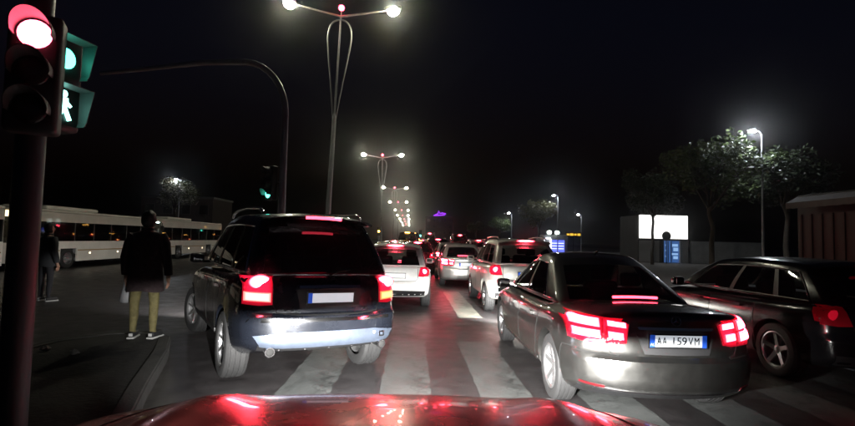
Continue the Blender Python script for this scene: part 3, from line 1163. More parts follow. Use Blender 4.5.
# hatchback / compact SUV family --------------------------------------------------
def hatch_spec(L, hw, roof, belt, Rw, axles, bot=0.30):
    k = belt - 0.92
    return dict(L=L, hw=hw, Rw=Rw, axles=axles, plan=0.22, plan_pow=3.0, planf=0.34, r=0.09,
                top=[(0, 1.0 + k), (0.5, 1.0 + k), (1.4, 0.98 + k), (L - 1.35, 0.95 + k), (L - 1.0, 0.93 + k), (L - 0.4, 0.82 + k), (L - 0.12, 0.70 + k), (L, 0.6 + k)],
                crown=[(0, 0.02), (1, 0.04), (L - 1.2, 0.05), (L - 0.8, 0.09), (L, 0.06)],
                bot=[(0, bot), (0.4, bot - 0.06), (1.2, bot - 0.1), (L - 0.6, bot - 0.1), (L, bot - 0.04)],
                hws=[(0, hw * 0.92), (0.3, hw * 0.965), (0.9, hw), (2.0, hw), (L - 0.9, hw * 0.99), (L - 0.4, hw * 0.95), (L, hw * 0.84)],
                side=[(0, 0.91), (0.10, 0.96), (0.3, 0.985), (0.55, 1.0), (0.8, 0.985), (0.92, 0.96), (1, 0.92)],
                rear=[(0.2, 0.10), (bot + 0.06, 0.02), (bot + 0.14, 0.0), (0.60 + k, 0.0), (0.64 + k, 0.04), (0.8 + k, 0.06), (1.0 + k, 0.09)],
                nose=[(0.2, 0.10), (0.4, 0.0), (0.6, 0.02), (0.75, 0.08), (0.95, 0.2)],
                cabin=dict(rb=0.12, rt=0.62, fb=L - 1.15, ft=L - 1.95, hb=hw - 0.07, ht=hw - 0.25, belt=0.94 + k, roof=roof, arch=0.05, r=0.08, lean=1.4,
                           rear_win=(0.82, 0.14, 0.84), front_win=(0.86, 0.08, 0.88), side_win=[(0.08, 0.24, 0.12, 0.82), (0.27, 0.53, 0.12, 0.82), (0.56, 0.87, 0.12, 0.82)], trim=M_black, privacy_rear=False))


def build_hatch(name, label, loc, rz, paint, S, group=None, rails=False, lampmat=None, led=None, plate_lit=False):
    led = led or M_ledround
    lens = lampmat or M_lens
    car = thing(name, label, 'car', loc, rz, group)
    me, bv = lower_body(S)
    obj('body', cut_wells(me, S), paint, car)
    cabin(S, car, paint, M_glass)
    hw, k = S['hw'], S['cabin']['belt'] - 0.94
    L = S['L']
    add_wheels(car, WHEEL_S if S['Rw'] < 0.345 else WHEEL_M, hw - 0.015, S['axles'], S['Rw'], 0.225)
    mirror_pair(car, paint, hw - 0.06, L - 1.5, 1.02 + k)
    seats(car, (1.5, 2.4), 0.86 + k)
    for sd in (-1, 1):
        lamp = patch('tail_lamp', bv, 'rear', [(sd * (hw - 0.32), 0.76 + k), (sd * (hw - 0.2), 0.75 + k), (sd * (hw - 0.09), 0.76 + k)], [(sd * (hw - 0.28), 0.96 + k), (sd * (hw - 0.2), 0.97 + k), (sd * (hw - 0.10), 0.96 + k)], lens, car, 0.014, 5, 4)
        h, n, _, _ = bv.ray_cast(Vector((sd * (hw - 0.19), -4, 0.87 + k)), Vector((0, 1, 0)))
        obj('brake_lens', ball_me(0.06, 14, 8, (1.2, 0.35, 1.0)), led, lamp, h + n * 0.008)
        s = 'left' if sd < 0 else 'right'
        patch('side_lamp', bv, s, [(0.20, 0.78 + k), (0.34, 0.79 + k)], [(0.22, 0.95 + k), (0.40, 0.94 + k)], lens, car, 0.010, 4, 3)
        for y0 in (1.25, 2.2, L - 1.38):
            strip('panel_gap', bv, s, [(y0, 0.92 + k), (y0 + 0.02, 0.6), (y0, 0.30)], 0.010, M_gap, car)
        for y in (1.5, 2.42):
            patch('door_handle', bv, s, [(y, 0.80 + k), (y + 0.2, 0.80 + k)], [(y, 0.83 + k), (y + 0.2, 0.83 + k)], paint, car, 0.03, 4, 2)
        if rails:
            zr = S['cabin']['roof']
            tube('roof_rail', [(sd * 0.56, 0.75, zr - 0.01), (sd * 0.565, 0.9, zr + 0.035), (sd * 0.565, 1.7, zr + 0.055), (sd * 0.555, L - 2.1, zr + 0.03), (sd * 0.55, L - 2.0, zr - 0.01)], 0.016, M_alloy, car, 8)
        strip('panel_gap', bv, 'rear', [(sd * (hw - 0.33), 0.96 + k), (sd * (hw - 0.33), 0.72 + k), (sd * (hw - 0.38), 0.655 + k), (0, 0.645 + k)], 0.010, M_gap, car)
    patch('bumper_insert', bv, 'rear', [(-hw * 0.8, S['bot'][0][1] + 0.02), (0, S['bot'][0][1] + 0.02), (hw * 0.8, S['bot'][0][1] + 0.02)], [(-hw * 0.82, S['bot'][0][1] + 0.13), (0, S['bot'][0][1] + 0.15), (hw * 0.82, S['bot'][0][1] + 0.13)], M_black, car, 0.008, 5, 2)
    h, n, _, _ = bv.ray_cast(Vector((0, -4, 0.78 + k)), Vector((0, 1, 0)))
    number_plate(car, h.y - 0.02, 0.78 + k, None, plate_lit, 1)
    zr = S['cabin']['roof']
    V = []
    for y, z in ((0.62, zr), (0.50, zr - 0.02), (0.46, zr - 0.04), (0.48, zr - 0.06), (0.66, zr - 0.065)):
        for q in range(13):
            u = -1 + q / 6
            V.append((u * (hw - 0.29), y + 0.10 * u * u, z - 0.05 * abs(u) ** 2.5))
    Fc = [(j * 13 + i, j * 13 + i + 1, (j + 1) * 13 + i + 1, (j + 1) * 13 + i) for j in range(4) for i in range(12)]
    obj('roof_spoiler', mesh_from(V, Fc, True, 45), paint, car)
    tube('high_brake_lamp', [(x, 0.452 + 0.10 * (x / 0.62) ** 2, zr - 0.045) for x in (-0.2, -0.1, 0, 0.1, 0.2)], 0.022, led, car, 8)
    return car


WHEEL_S = make_wheel_meshes(0.335, 0.225, 0.225, 5)
WHEEL_M = make_wheel_meshes(0.35, 0.225, 0.225, 5)
WHEEL_L = make_wheel_meshes(0.375, 0.265, 0.245, 7, 1)

# ================================================================== THE SETTING
g = obj('ground', mesh_from([(-900, -300, -0.03), (900, -300, -0.03), (900, 1500, -0.03), (-900, 1500, -0.03)], [(0, 1, 2, 3)]), M_ground)
struct(g)
road = struct(obj('road', mesh_from([(-26, -60, 0), (8.2, -60, 0), (8.2, 900, 0), (-26, 900, 0)], [(0, 1, 2, 3)]), M_asphalt))

# zebra crossing: each bar is a piece of the road


def ragged(w, ln, n=26, j=0.012):
    """painted bar with slightly chipped edges"""
    V = []
    for i in range(n + 1):
        y = -ln / 2 + ln * i / n
        V += [(-w / 2 + random.uniform(-j, j), y + random.uniform(-j, j), 0), (w / 2 + random.uniform(-j, j), y + random.uniform(-j, j), 0)]
    return mesh_from(V, [(2 * i, 2 * i + 1, 2 * i + 3, 2 * i + 2) for i in range(n)])


for k in range(-2, 7):
    o = obj('zebra_bar', ragged(0.55, 3.5), M_stripe, road, (1.05 + 1.06 * k, 6.0, 0.004))
for k in range(-9, -4):
    o = obj('zebra_bar', ragged(0.55, 3.5), M_stripe, road, (0.9 + 1.06 * k - 0.4, 6.0, 0.004))
# pale bar, short mark and lane dashes beyond the crossing
obj('pale_bar', ragged(0.5, 5.0), asphalt_mat('pale_bar_surface', (0.036, 0.034, 0.034), 0.4, worn=(0.24, 0.24, 0.20)), road, (1.3, 12.6, 0.004))
obj('stop_mark', ragged(0.6, 0.26, 6), M_stripe, road, (1.02, 9.35, 0.004))
dash = mesh_from([(-0.07, 0, 0), (0.07, 0, 0), (0.07, 3, 0), (-0.07, 3, 0)], [(0, 1, 2, 3)])
dash.materials.append(M_stripe)
for x in (0.6, 4.2):
    for k in range(14):
        if x == 0.6 and k == 0:
            continue
        obj('lane_dash', dash, None, road, (x, 9.0 + 7 * k, 0.004))


def kerbed(name, poly, h, top, stone=True):
    """island: kerb ring with paving inside"""
    n = len(poly)
    o = struct(obj(name, prism_me(poly, -0.02, h - 0.012), top))
    V, Fc = [], []
    cen = Vector((sum(p[0] for p in poly) / n, sum(p[1] for p in poly) / n))
    ins = []
    for i in range(n):
        a, b, c = Vector(poly[i - 1]), Vector(poly[i]), Vector(poly[(i + 1) % n])
        t = ((b - a).normalized() + (c - b).normalized()).normalized()
        nr = Vector((-t.y, t.x))
        ins.append(b + nr * 0.15)
    for i in range(n):
        x, y = poly[i]
        t = (Vector(poly[i]) - ins[i]).normalized() * 0.004
        V += [(x + t.x, y + t.y, -0.02), (x + t.x, y + t.y, h - 0.02), (x + (ins[i].x - x) * 0.12, y + (ins[i].y - y) * 0.12, h), (ins[i].x, ins[i].y, h), (ins[i].x, ins[i].y, h - 0.03)]
    for i in range(n):
        j = (i + 1) % n
        for k in range(4):
            Fc.append((i * 5 + k, j * 5 + k, j * 5 + k + 1, i * 5 + k + 1))
    obj('kerb', mesh_from(V, Fc), M_kerb, o)
    return o


kerbed('median', [(-4.9, -60), (-2.2, -60), (-2.2, 4.0), (-2.55, 4.9), (-3.05, 6.3), (-3.4, 7.1), (-3.9, 7.45), (-4.4, 7.3), (-4.8, 6.7), (-4.9, 5.5)], 0.15, M_soil)
kerbed('median_beyond', [(-3.9, 12.0), (-3.6, 11.2), (-3.1, 10.9), (-2.6, 11.2), (-2.3, 12.0), (-2.2, 14.0), (-2.2, 400), (-3.95, 400), (-3.95, 14)], 0.15, M_soil)
kerbed('pavement', [(8.2, -60), (60, -60), (60, 500), (8.2, 500)], 0.13, M_pave)
kerbed('pavement_left', [(-90, -60), (-26, -60), (-26, 500), (-90, 500)], 0.13, M_pave)

# ================================================================== CARS
sedan = build_sedan('graphite saloon with glowing split tail lamps and plate AA 159 VM', (2.34, 4.08, 0), -0.012, PAINT['graphite'], True, 'AA 159VM')
suv = build_suv('large black-blue SUV with silver skid plate, turned across towards the median', (-0.82, 5.17, 0), 0.52, PAINT['black'])
suv.rotation_euler = (0, 0.022, 0.52)
sedan.scale = (0.975, 1, 1)

SPEC_HATCH = hatch_spec(4.1, 0.87, 1.50, 0.92, 0.335, (0.78, 3.32))
SPEC_CROSS = hatch_spec(4.45, 0.90, 1.68, 1.04, 0.35, (0.86, 3.48), 0.36)
SPEC_WAGON = hatch_spec(4.5, 0.90, 1.47, 0.92, 0.335, (0.92, 3.62))
GQ = 'cars queuing ahead in the lanes'
white_hatch = build_hatch('hatchback_car', 'white hatchback stopped just ahead, half hidden by the black-blue SUV', (-0.35, 11.0, 0), 0.0, PAINT['white'], SPEC_HATCH, GQ, led=M_ledhot)
white_suv = build_hatch('crossover_car', 'pearl white crossover with roof rails stopped in front of the graphite saloon', (2.62, 10.4, 0), 0.0, PAINT['pearl'], SPEC_CROSS, GQ, True, led=M_ledhot)
dark_car = build_hatch('estate_car', 'black estate car with five-spoke alloy wheels, right of the graphite saloon', (5.52, 5.1, 0), 0.0, PAINT['dark'], SPEC_WAGON, None, lampmat=M_lensdim, led=M_lens)


def recolour(o, old, new):
    for ch in [o] + list(o.children_recursive):
        if ch.type == 'MESH':
            for s in ch.material_slots:
                if s.material == old:
                    s.link = 'OBJECT'
                    s.material = new


silver_car = build_sedan('silver saloon glimpsed between the white hatchback and the pearl crossover', (1.95, 16.4, 0), 0.0, PAINT['silver'], False, None, GQ)
far = [(silver_car, 'dark', -0.9, 17.6, 'black saloon ahead of the white hatchback'),
       (white_hatch, 'darkred', 0.35, 22.5, 'dark red hatchback beyond the silver saloon'),
       (white_suv, 'dark', 4.9, 18.5, 'black crossover far ahead in the right lane'),
       (silver_car, 'silver', 2.2, 24.5, 'silver saloon second in line beyond the pearl crossover'),
       (white_hatch, 'white', -1.0, 29.5, 'small white hatchback far down the left lane'),
       (white_suv, 'dark', 1.9, 32.5, 'black crossover far down the middle lane'),
       (silver_car, 'dark', -0.8, 38, 'black saloon farthest but two in the left lane'),
       (white_hatch, 'silver', 2.3, 41, 'silver hatchback far down the middle lane'),
       (white_suv, 'white', 5.2, 36, 'white crossover far down the right lane'),
       (white_hatch, 'dark', -0.9, 47, 'black hatchback farthest but one in the left lane'),
       (silver_car, 'silver', 1.9, 52, 'silver saloon tiny between far tail lights'),
       (white_suv, 'dark', -0.6, 58, 'black crossover farthest in the left lane'),
       (white_hatch, 'darkred', 1.4, 68, 'dark red hatchback farthest in the queue')]
for src, col, x, y, lab in far:
    c = copy_tree(src)
    c.location = (x, y, 0)
    c.rotation_euler = (0, 0, random.uniform(-0.03, 0.03))
    tag(c, lab, 'car', GQ)
    old = PAINT['silver'] if src is silver_car else (PAINT['white'] if src is white_hatch else PAINT['pearl'])
    recolour(c, old, PAINT[col])
    if y in (47, 58, 68):
        recolour(c, M_ledhot, M_amberhot)

for src, col, x, y, k, lab in ((white_suv, 'dark', -0.3, 44, 1.35, 'tall dark van with a high red lamp far down the left lane'), (white_suv, 'silver', 2.4, 60, 1.45, 'tall pale van with a high red lamp far down the middle lane'),
                                (white_suv, 'dark', 0.6, 78, 1.6, 'tallest far van closing the view down the road'), (white_suv, 'darkred', 5.0, 48, 1.3, 'tall dark red van far down the right lane'),
                                (white_hatch, 'white', 2.2, 88, 1.1, 'white hatchback nearest the vanishing point of the road'), (white_hatch, 'dark', -0.8, 96, 1.1, 'black hatchback nearest the vanishing point of the road')):
    c = copy_tree(src)
    c.location = (x, y, 0)
    c.scale = (1.1, 1.1, k)
    tag(c, lab, 'car' if src is white_hatch else 'van', GQ)
    recolour(c, PAINT['white'] if src is white_hatch else PAINT['pearl'], PAINT[col])
    if y in (78, 44):
        recolour(c, M_ledhot, M_amberhot)

# the camera car: bonnet, wings, front end
OWN = dict(L=1.75, hw=0.90)
own = thing('red_car', 'glossy red bonnet of the nearest car along the bottom edge', 'car', (-0.07, 0.38, 0))


def own_top(y):
    return sinterp(y, [(0, 1.20), (0.5, 1.185), (1.0, 1.135), (1.4, 1.055), (1.65, 0.955), (1.80, 0.81), (1.86, 0.66)])


def own_fn(a, b, c):
    x, y, z = rnd([a, b, c], (-0.90, 0, 0), (0.90, 1.86, 0.75), 0.09)
    u, w = x / 0.90, z / 0.75
    hw = sinterp(y, [(0, 0.96), (0.9, 0.98), (1.4, 0.97), (1.7, 0.90), (1.86, 0.82)]) * sinterp(w, [(0, 0.92), (0.5, 1.0), (0.85, 0.975), (1, 0.92)])
    Z = 0.24 + (own_top(y) - 0.24) * w
    Z -= (0.055 * abs(u) ** 3) * w ** 3
    Z += w ** 4 * 0.022 * math.exp(-((abs(u) - 0.62) / 0.10) ** 2) * sinterp(y, [(0, 1), (1.2, 1), (1.75, 0)])
    q = max(0, 1 - (1.86 - y) / 0.9)
    q = q * q * (3 - 2 * q)
    return Vector((u * hw, y - 0.20 * abs(u) ** 2.6 * q, Z))


V, Fc, T = box_grid(lines(40, -0.90, 0.90, 0.09), lines(36, 0, 1.86, 0.09), lines(12, 0, 0.75, 0.09), own_fn)
keep = [i for i, t in enumerate(T) if t[0] not in ('rear',)]
nv, nf = sub_mesh(V, Fc, keep)
me = mesh_from(V, Fc, True)
own_S = dict(hw=0.97, Rw=0.335, axles=(1.0,))
ob = obj('body', cut_wells(me, own_S), PAINT['red'], own)
obv = BVHTree.FromPolygons(V, Fc)
for sd in (-1, 1):
    strip('panel_gap', obv, 'top', [(sd * 0.74, 0.02), (sd * 0.735, 0.6), (sd * 0.70, 1.1), (sd * 0.64, 1.45), (sd * 0.55, 1.62)], 0.008, M_gap, own)
    patch('headlamp', obv, 'front', [(sd * 0.50, 0.60), (sd * 0.70, 0.61)], [(sd * 0.48, 0.74), (sd * 0.70, 0.78)], M_headlens, own, 0.01, 5, 4)
strip('panel_gap', obv, 'top', [(-0.55, 1.62), (-0.3, 1.69), (0, 1.71), (0.3, 1.69), (0.55, 1.62)], 0.008, M_gap, own)
patch('grille', obv, 'front', [(-0.35, 0.45), (0, 0.44), (0.35, 0.45)], [(-0.38, 0.66), (0, 0.67), (0.38, 0.66)], M_black, own, 0.006, 5, 3)
number_plate(own, 1.88, 0.42, None, False, 1).rotation_euler = (0, 0, math.pi)
wm = WHEEL_S
for sd in (-1, 1):
    w = holder('wheel', own, (sd * 0.82, 1.0, 0.335), (0, 0, 0 if sd < 0 else math.pi))
    for n_, me_, m_ in (('tyre', wm[0], M_rubber), ('rim', wm[1], M_alloy), ('hub', wm[2], M_alloy), ('brake_disc', wm[3], M_brake)):
        obj(n_, me_, m_, w)
for sd in (-1, 1):
    h_ = holder('headlamp_unit', own, (sd * 0.62, 1.97, 0.70))
    headlamp_light(h_, 0, 0, 0, 4200)
# dipped beams of the two nearest cars ahead
for car, yy, zz, pw in ((sedan, 4.92, 0.66, 2200), (suv, 4.83, 0.82, 1200)):
    for sd in (-1, 1):
        h_ = holder('headlamp_unit', car, (sd * 0.64, yy, zz))
        headlamp_light(h_, 0, 0, 0, pw)

# ================================================================== STREET LAMPS
M_lampwarm = emi('street_lamp_glow', (1.0, 0.97, 0.74), 400)
M_beacon = emi('red_beacon', (1.0, 0.04, 0.08), 30)
LAMP_GROUP = 'twin street lamps along the median'


def make_lamp():
    t = thing('street_lamp', '', 'street lamp', group=LAMP_GROUP)
    lathe = lathe_me([(0.0, 0), (0.20, 0), (0.20, 0.05), (0.13, 0.08), (0.12, 0.8), (0.105, 0.85), (0.075, 5.9), (0.06, 6.0), (0, 6.0)], 16)
    obj('pole', lathe, M_steel, t)
    tube('centre_rod', [(0, 0, 5.9), (0, 0, 9.75)], [0.05, 0.035], M_steel, t, 8)
    for sd in (-1, 1):
        pts = [(0.03, 5.7), (0.10, 6.3), (0.20, 7.1), (0.32, 7.9), (0.41, 8.6), (0.43, 9.0), (0.37, 9.32), (0.22, 9.52), (0.0, 9.6)]
        sm_ = []
        for i in range(33):
            s = i / 32 * (len(pts) - 1)
            j = min(int(s), len(pts) - 2)
            f = s - j
            p0, p1, p2, p3 = pts[max(j - 1, 0)], pts[j], pts[j + 1], pts[min(j + 2, len(pts) - 1)]
            q = [0.5 * (2 * p1[k] + (p2[k] - p0[k]) * f + (2 * p0[k] - 5 * p1[k] + 4 * p2[k] - p3[k]) * f * f + (3 * p1[k] - p0[k] - 3 * p2[k] + p3[k]) * f**3) for k in (0, 1)]
            sm_.append((sd * q[0], 0, q[1]))
        tube('loop', sm_, 0.032, M_steel, t, 8)
        tube('arm', [(0, 0, 9.72), (sd * 0.9, 0, 9.90), (sd * 1.65, 0, 10.06)], [0.04, 0.035, 0.03], M_steel, t, 8)
        hd = obj('lamp_head', box_me(0.62, 0.26, 0.10, 0.045, 3), M_darksteel, t, (sd * 1.92, 0, 10.16), (0, -sd * 0.15, 0))
        obj('lamp_glass', ball_me(0.22, 14, 8, (1, 0.85, 0.75)), M_lampwarm, hd, (0.0, 0, -0.10))
    tube('beacon_stem', [(0, 0, 9.7), (0, 0, 9.98)], 0.02, M_steel, t, 6)
    obj('beacon', ball_me(0.11, 12, 8), M_beacon, t, (0, 0, 10.05))
    return t


lamp0 = make_lamp()
names = ['nearest twin-arm street lamp with teardrop loop, leaning over the black-blue SUV', 'second twin-arm street lamp down the median', 'third twin-arm street lamp down the median',
         'fourth twin-arm street lamp down the median', 'fifth twin-arm street lamp down the median', 'sixth twin-arm street lamp far down the median',
         'seventh twin-arm street lamp far down the median', 'eighth twin-arm street lamp far down the median', 'ninth twin-arm street lamp far down the median', 'farthest twin-arm street lamp on the median']
for i in range(10):
    o = lamp0 if i == 0 else copy_tree(lamp0)
    o.location = (-3.1 if i == 0 else -2.98, 17.6 + 31.5 * i, 0.13)
    o.rotation_euler = (0, 0.03 if i == 0 else 0.012 * (-1) ** i, 0)
    o['label'] = names[i]
# side lamps of the pavement
M_ledwhite = emi('led_lamp_white', (0.86, 0.92, 1.0), 900)
SIDE = 'single lamps along the pavements'


def side_lamp(loc, h, label, rz=0.0, r=0.10):
    t = thing('pavement_lamp', label, 'street lamp', loc, rz, SIDE)
    obj('pole', lathe_me([(0, 0), (0.10, 0), (0.10, 0.04), (0.07, 0.06), (0.065, 1.0), (0.04, h), (0, h)], 12), M_steel, t)
    tube('arm', [(0, 0, h - 0.05), (-0.12, 0, h + 0.14), (-0.35, 0, h + 0.20)], 0.03, M_steel, t, 8)
    hd = obj('lamp_head', box_me(0.5, 0.2, 0.07, 0.03, 2), M_darksteel, t, (-0.5, 0, h + 0.22))
    obj('lamp_glass', ball_me(r, 12, 8, (1.5, 1, 0.7)), M_ledwhite, hd, (-0.02, 0, -0.06))
    return t


side_lamp((18.8, 25.0, 0.12), 7.6, 'tall single lamp shining through the leaves at right', 0, 0.13)
side_lamp((17.0, 55.0, 0.12), 6.8, 'single lamp beside the lit tree in the middle distance')
side_lamp((16.9, 80.0, 0.12), 6.1, 'small far single lamp above the pearl crossover')
side_lamp((28.0, 78.0, 0.12), 6.0, 'far single lamp near the yellow sign')
side_lamp((-28.6, 60.0, 0.12), 8.0, 'single lamp in the tree behind the buses')

# ================================================================== TRAFFIC SIGNALS
M_signalred = emi('signal_red', (1.0, 0.085, 0.15), 22)
M_signalgreen = emi('signal_green', (0.10, 1.0, 0.72), 6)
M_greenman = emi('signal_green_man', (0.35, 1.0, 0.85), 6)
M_off = mat('signal_lens_off', (0.012, 0.010, 0.010), 0.35)
M_house = mat('signal_housing', (0.012, 0.012, 0.012), 0.55)
M_visor = mat('signal_visor', (0.045, 0.045, 0.045), 0.5)
M_visor2 = mat('pedestrian_visor', (0.10, 0.10, 0.10), 0.5)


def visor_me(r, ln, half=R(105)):
    V, Fc = [], []
    n = 20
    for j, (y, rr) in enumerate(((0, r), (-ln, r))):
        for i in range(n + 1):
            a = R(90) - half + 2 * half * i / n
            L_ = 1.0 if j == 0 else 0.55 + 0.45 * max(0, math.sin(a))
            for q in (0, 0.006):
                V.append(((rr + q) * math.cos(a), y * L_, (rr + q) * math.sin(a)))
    m_ = (n + 1) * 2
    for i in range(n):
        a, b = i * 2, i * 2 + 2
        Fc += [(a, b, m_ + b, m_ + a), (b + 1, a + 1, m_ + a + 1, m_ + b + 1), (m_ + a, m_ + b, m_ + b + 1, m_ + a + 1)]
    return mesh_from(V, Fc, True, 60)


def signal_head(parent, loc, rz, lenses, rl=0.10, tilt=0):
    h = holder('signal_head', parent, loc, (0, tilt, rz))
    n = len(lenses)
    st = rl * 2 + 0.06
    obj('housing', box_me(rl * 2 + 0.10, 0.16, st * n + 0.04, 0.03, 3), M_house, h, (0, 0.09, -st * (n - 1) / 2))
    for i, m_ in enumerate(lenses):
        obj('lens', ball_me(rl, 20, 10, (1, 0.28, 1)), m_, h, (0, 0.01, -st * i))
        obj('visor', visor_me(rl + 0.012, 0.20), M_visor, h, (0, 0.01, -st * i))
    return h


tl = thing('traffic_signal', 'tall traffic signal on the near median showing a bright red light', 'traffic light', (-2.50, 3.2, 0.13))
obj('pole', lathe_me([(0, 0), (0.14, 0), (0.14, 0.03), (0.085, 0.05), (0.08, 3.35), (0.07, 3.38), (0, 3.38)], 20), M_darksteel, tl)
signal_head(tl, (0.15, -0.22, 2.70), 0.45, [M_signalred, M_off, M_off], 0.088)
tube('bracket', [(0.0, 0, 2.75), (0.10, -0.08, 2.75)], 0.025, M_darksteel, tl, 8)
tube('bracket', [(0.0, 0, 2.15), (0.10, -0.08, 2.15)], 0.025, M_darksteel, tl, 8)
# pedestrian head facing along the crossing
pd = holder('pedestrian_head', tl, (0.12, 0.10, 2.50), (0, 0, R(78)))
obj('housing', box_me(0.30, 0.16, 0.66, 0.03, 3), M_house, pd, (0, 0.09, 0))
for z, kind in ((0.165, 'disc'), (-0.165, 'man')):
    V, Fc = [], []
    W_, H_, D_ = 0.12, 0.125, 0.12
    prof = [(-W_, -H_ * 0.75), (-W_, H_), (W_, H_), (W_, -H_ * 0.75), (W_ * 0.9, -H_)]
    for (px_, pz_) in prof:
        V += [(px_, 0, pz_), (px_, -D_ * (0.5 + 0.5 * (pz_ + H_) / (2 * H_)), pz_)]
    Fc = [(2 * i, 2 * i + 2, 2 * i + 3, 2 * i + 1) for i in range(len(prof) - 1)]
    V2 = len(V)
    vis = mesh_from(V, Fc)
    o = obj('visor', vis, M_visor2, pd, (0, 0.0, z))
    md = o.modifiers.new('s', 'SOLIDIFY')
    md.thickness = 0.006
    if kind == 'disc':
        obj('lens', ball_me(0.07, 18, 10, (1, 0.3, 1)), M_signalgreen, pd, (0, 0.0, z))
    else:
        obj('lens', box_me(0.24, 0.01, 0.26, 0.004, 1), M_off, pd, (0, 0.004, z))
        man = holder('green_man', pd, (0, -0.006, z))
        obj('man_head', ball_me(0.024, 12, 8, (1, 0.3, 1)), M_greenman, man, (0.0, 0, 0.085))
        for nm_, pts, rr in (('man_body', [(0, 0, 0.055), (0.005, 0, 0.0)], 0.022), ('man_leg', [(0.0, 0, 0.0), (0.045, 0, -0.09)], 0.014), ('man_leg', [(0.0, 0, 0.0), (-0.04, 0, -0.085)], 0.014),
                             ('man_arm', [(0, 0, 0.045), (-0.05, 0, 0.0)], 0.010), ('man_arm', [(0, 0, 0.045), (0.05, 0, 0.005)], 0.010)):
            tube(nm_, pts, rr, M_greenman, man, 8)

ma = thing('mast_arm_signal', 'tall curved grey mast arm reaching left over the far carriageway', 'traffic light', (-3.08, 11.5, 0.13))
pts = [(0, 0, 0), (0, 0, 2), (0, 0, 4.4)]
for k in range(1, 9):
    a = R(90) * k / 8
    pts.append((-1.0 + 1.0 * math.cos(a), 0, 4.4 + 1.25 * math.sin(a)))
pts += [(-2.0, 0, 5.60), (-3.2, 0, 5.42), (-4.4, 0, 5.25)]
tube('mast', pts, [0.095, 0.09, 0.08] + [0.075] * 8 + [0.065, 0.055, 0.045], M_steel, ma, 12)
obj('base_plate', box_me(0.4, 0.4, 0.03, 0.01, 1), M_steel, ma, (0, 0, 0.015))
sh = signal_head(ma, (-0.33, -0.05, 3.0), -0.75, [M_off, M_off, M_signalgreen], 0.10)
tube('bracket', [(0, 0, 2.75), (-0.30, 0, 2.75)], 0.025, M_darksteel, ma, 8)

# far signals on the right of the carriageway
for x, y, z, ms, lab in ((1.5, 74, 2.6, [M_off, M_off, M_signalgreen], 'distant traffic signal showing green above the queue'),
                         (-1.9, 62, 2.6, [M_off, emi('signal_amber', (1.0, 0.5, 0.08), 14), M_off], 'distant traffic signal glowing amber on the median')):
    t = thing('traffic_signal', lab, 'traffic light', (x - (2.2 if x < 0 else 0), y, 0.0))
    obj('pole', lathe_me([(0, 0), (0.1, 0), (0.07, 0.05), (0.07, z + 0.4), (0, z + 0.4)], 12), M_steel, t)
    signal_head(t, (0, -0.22, z + 0.25), 0, ms, 0.14)

# ================================================================== BUSES
M_buswhite = mat('bus_white', (0.78, 0.75, 0.69), 0.4, coat=0.3, var=0.08, vscale=1.5)
M_busgold = mat('bus_gold_stripe', (0.35, 0.22, 0.06), 0.4)
M_busglass = glass_mat('bus_glass', (0.75, 0.8, 0.8), 0.75)
M_busin = mat('bus_interior', (0.16, 0.16, 0.165), 0.8)
M_busglow = emi('bus_cabin_lamp', (0.82, 1.0, 0.95), 16)
M_dest = emi('destination_panel', (1.0, 0.75, 0.40), 3)


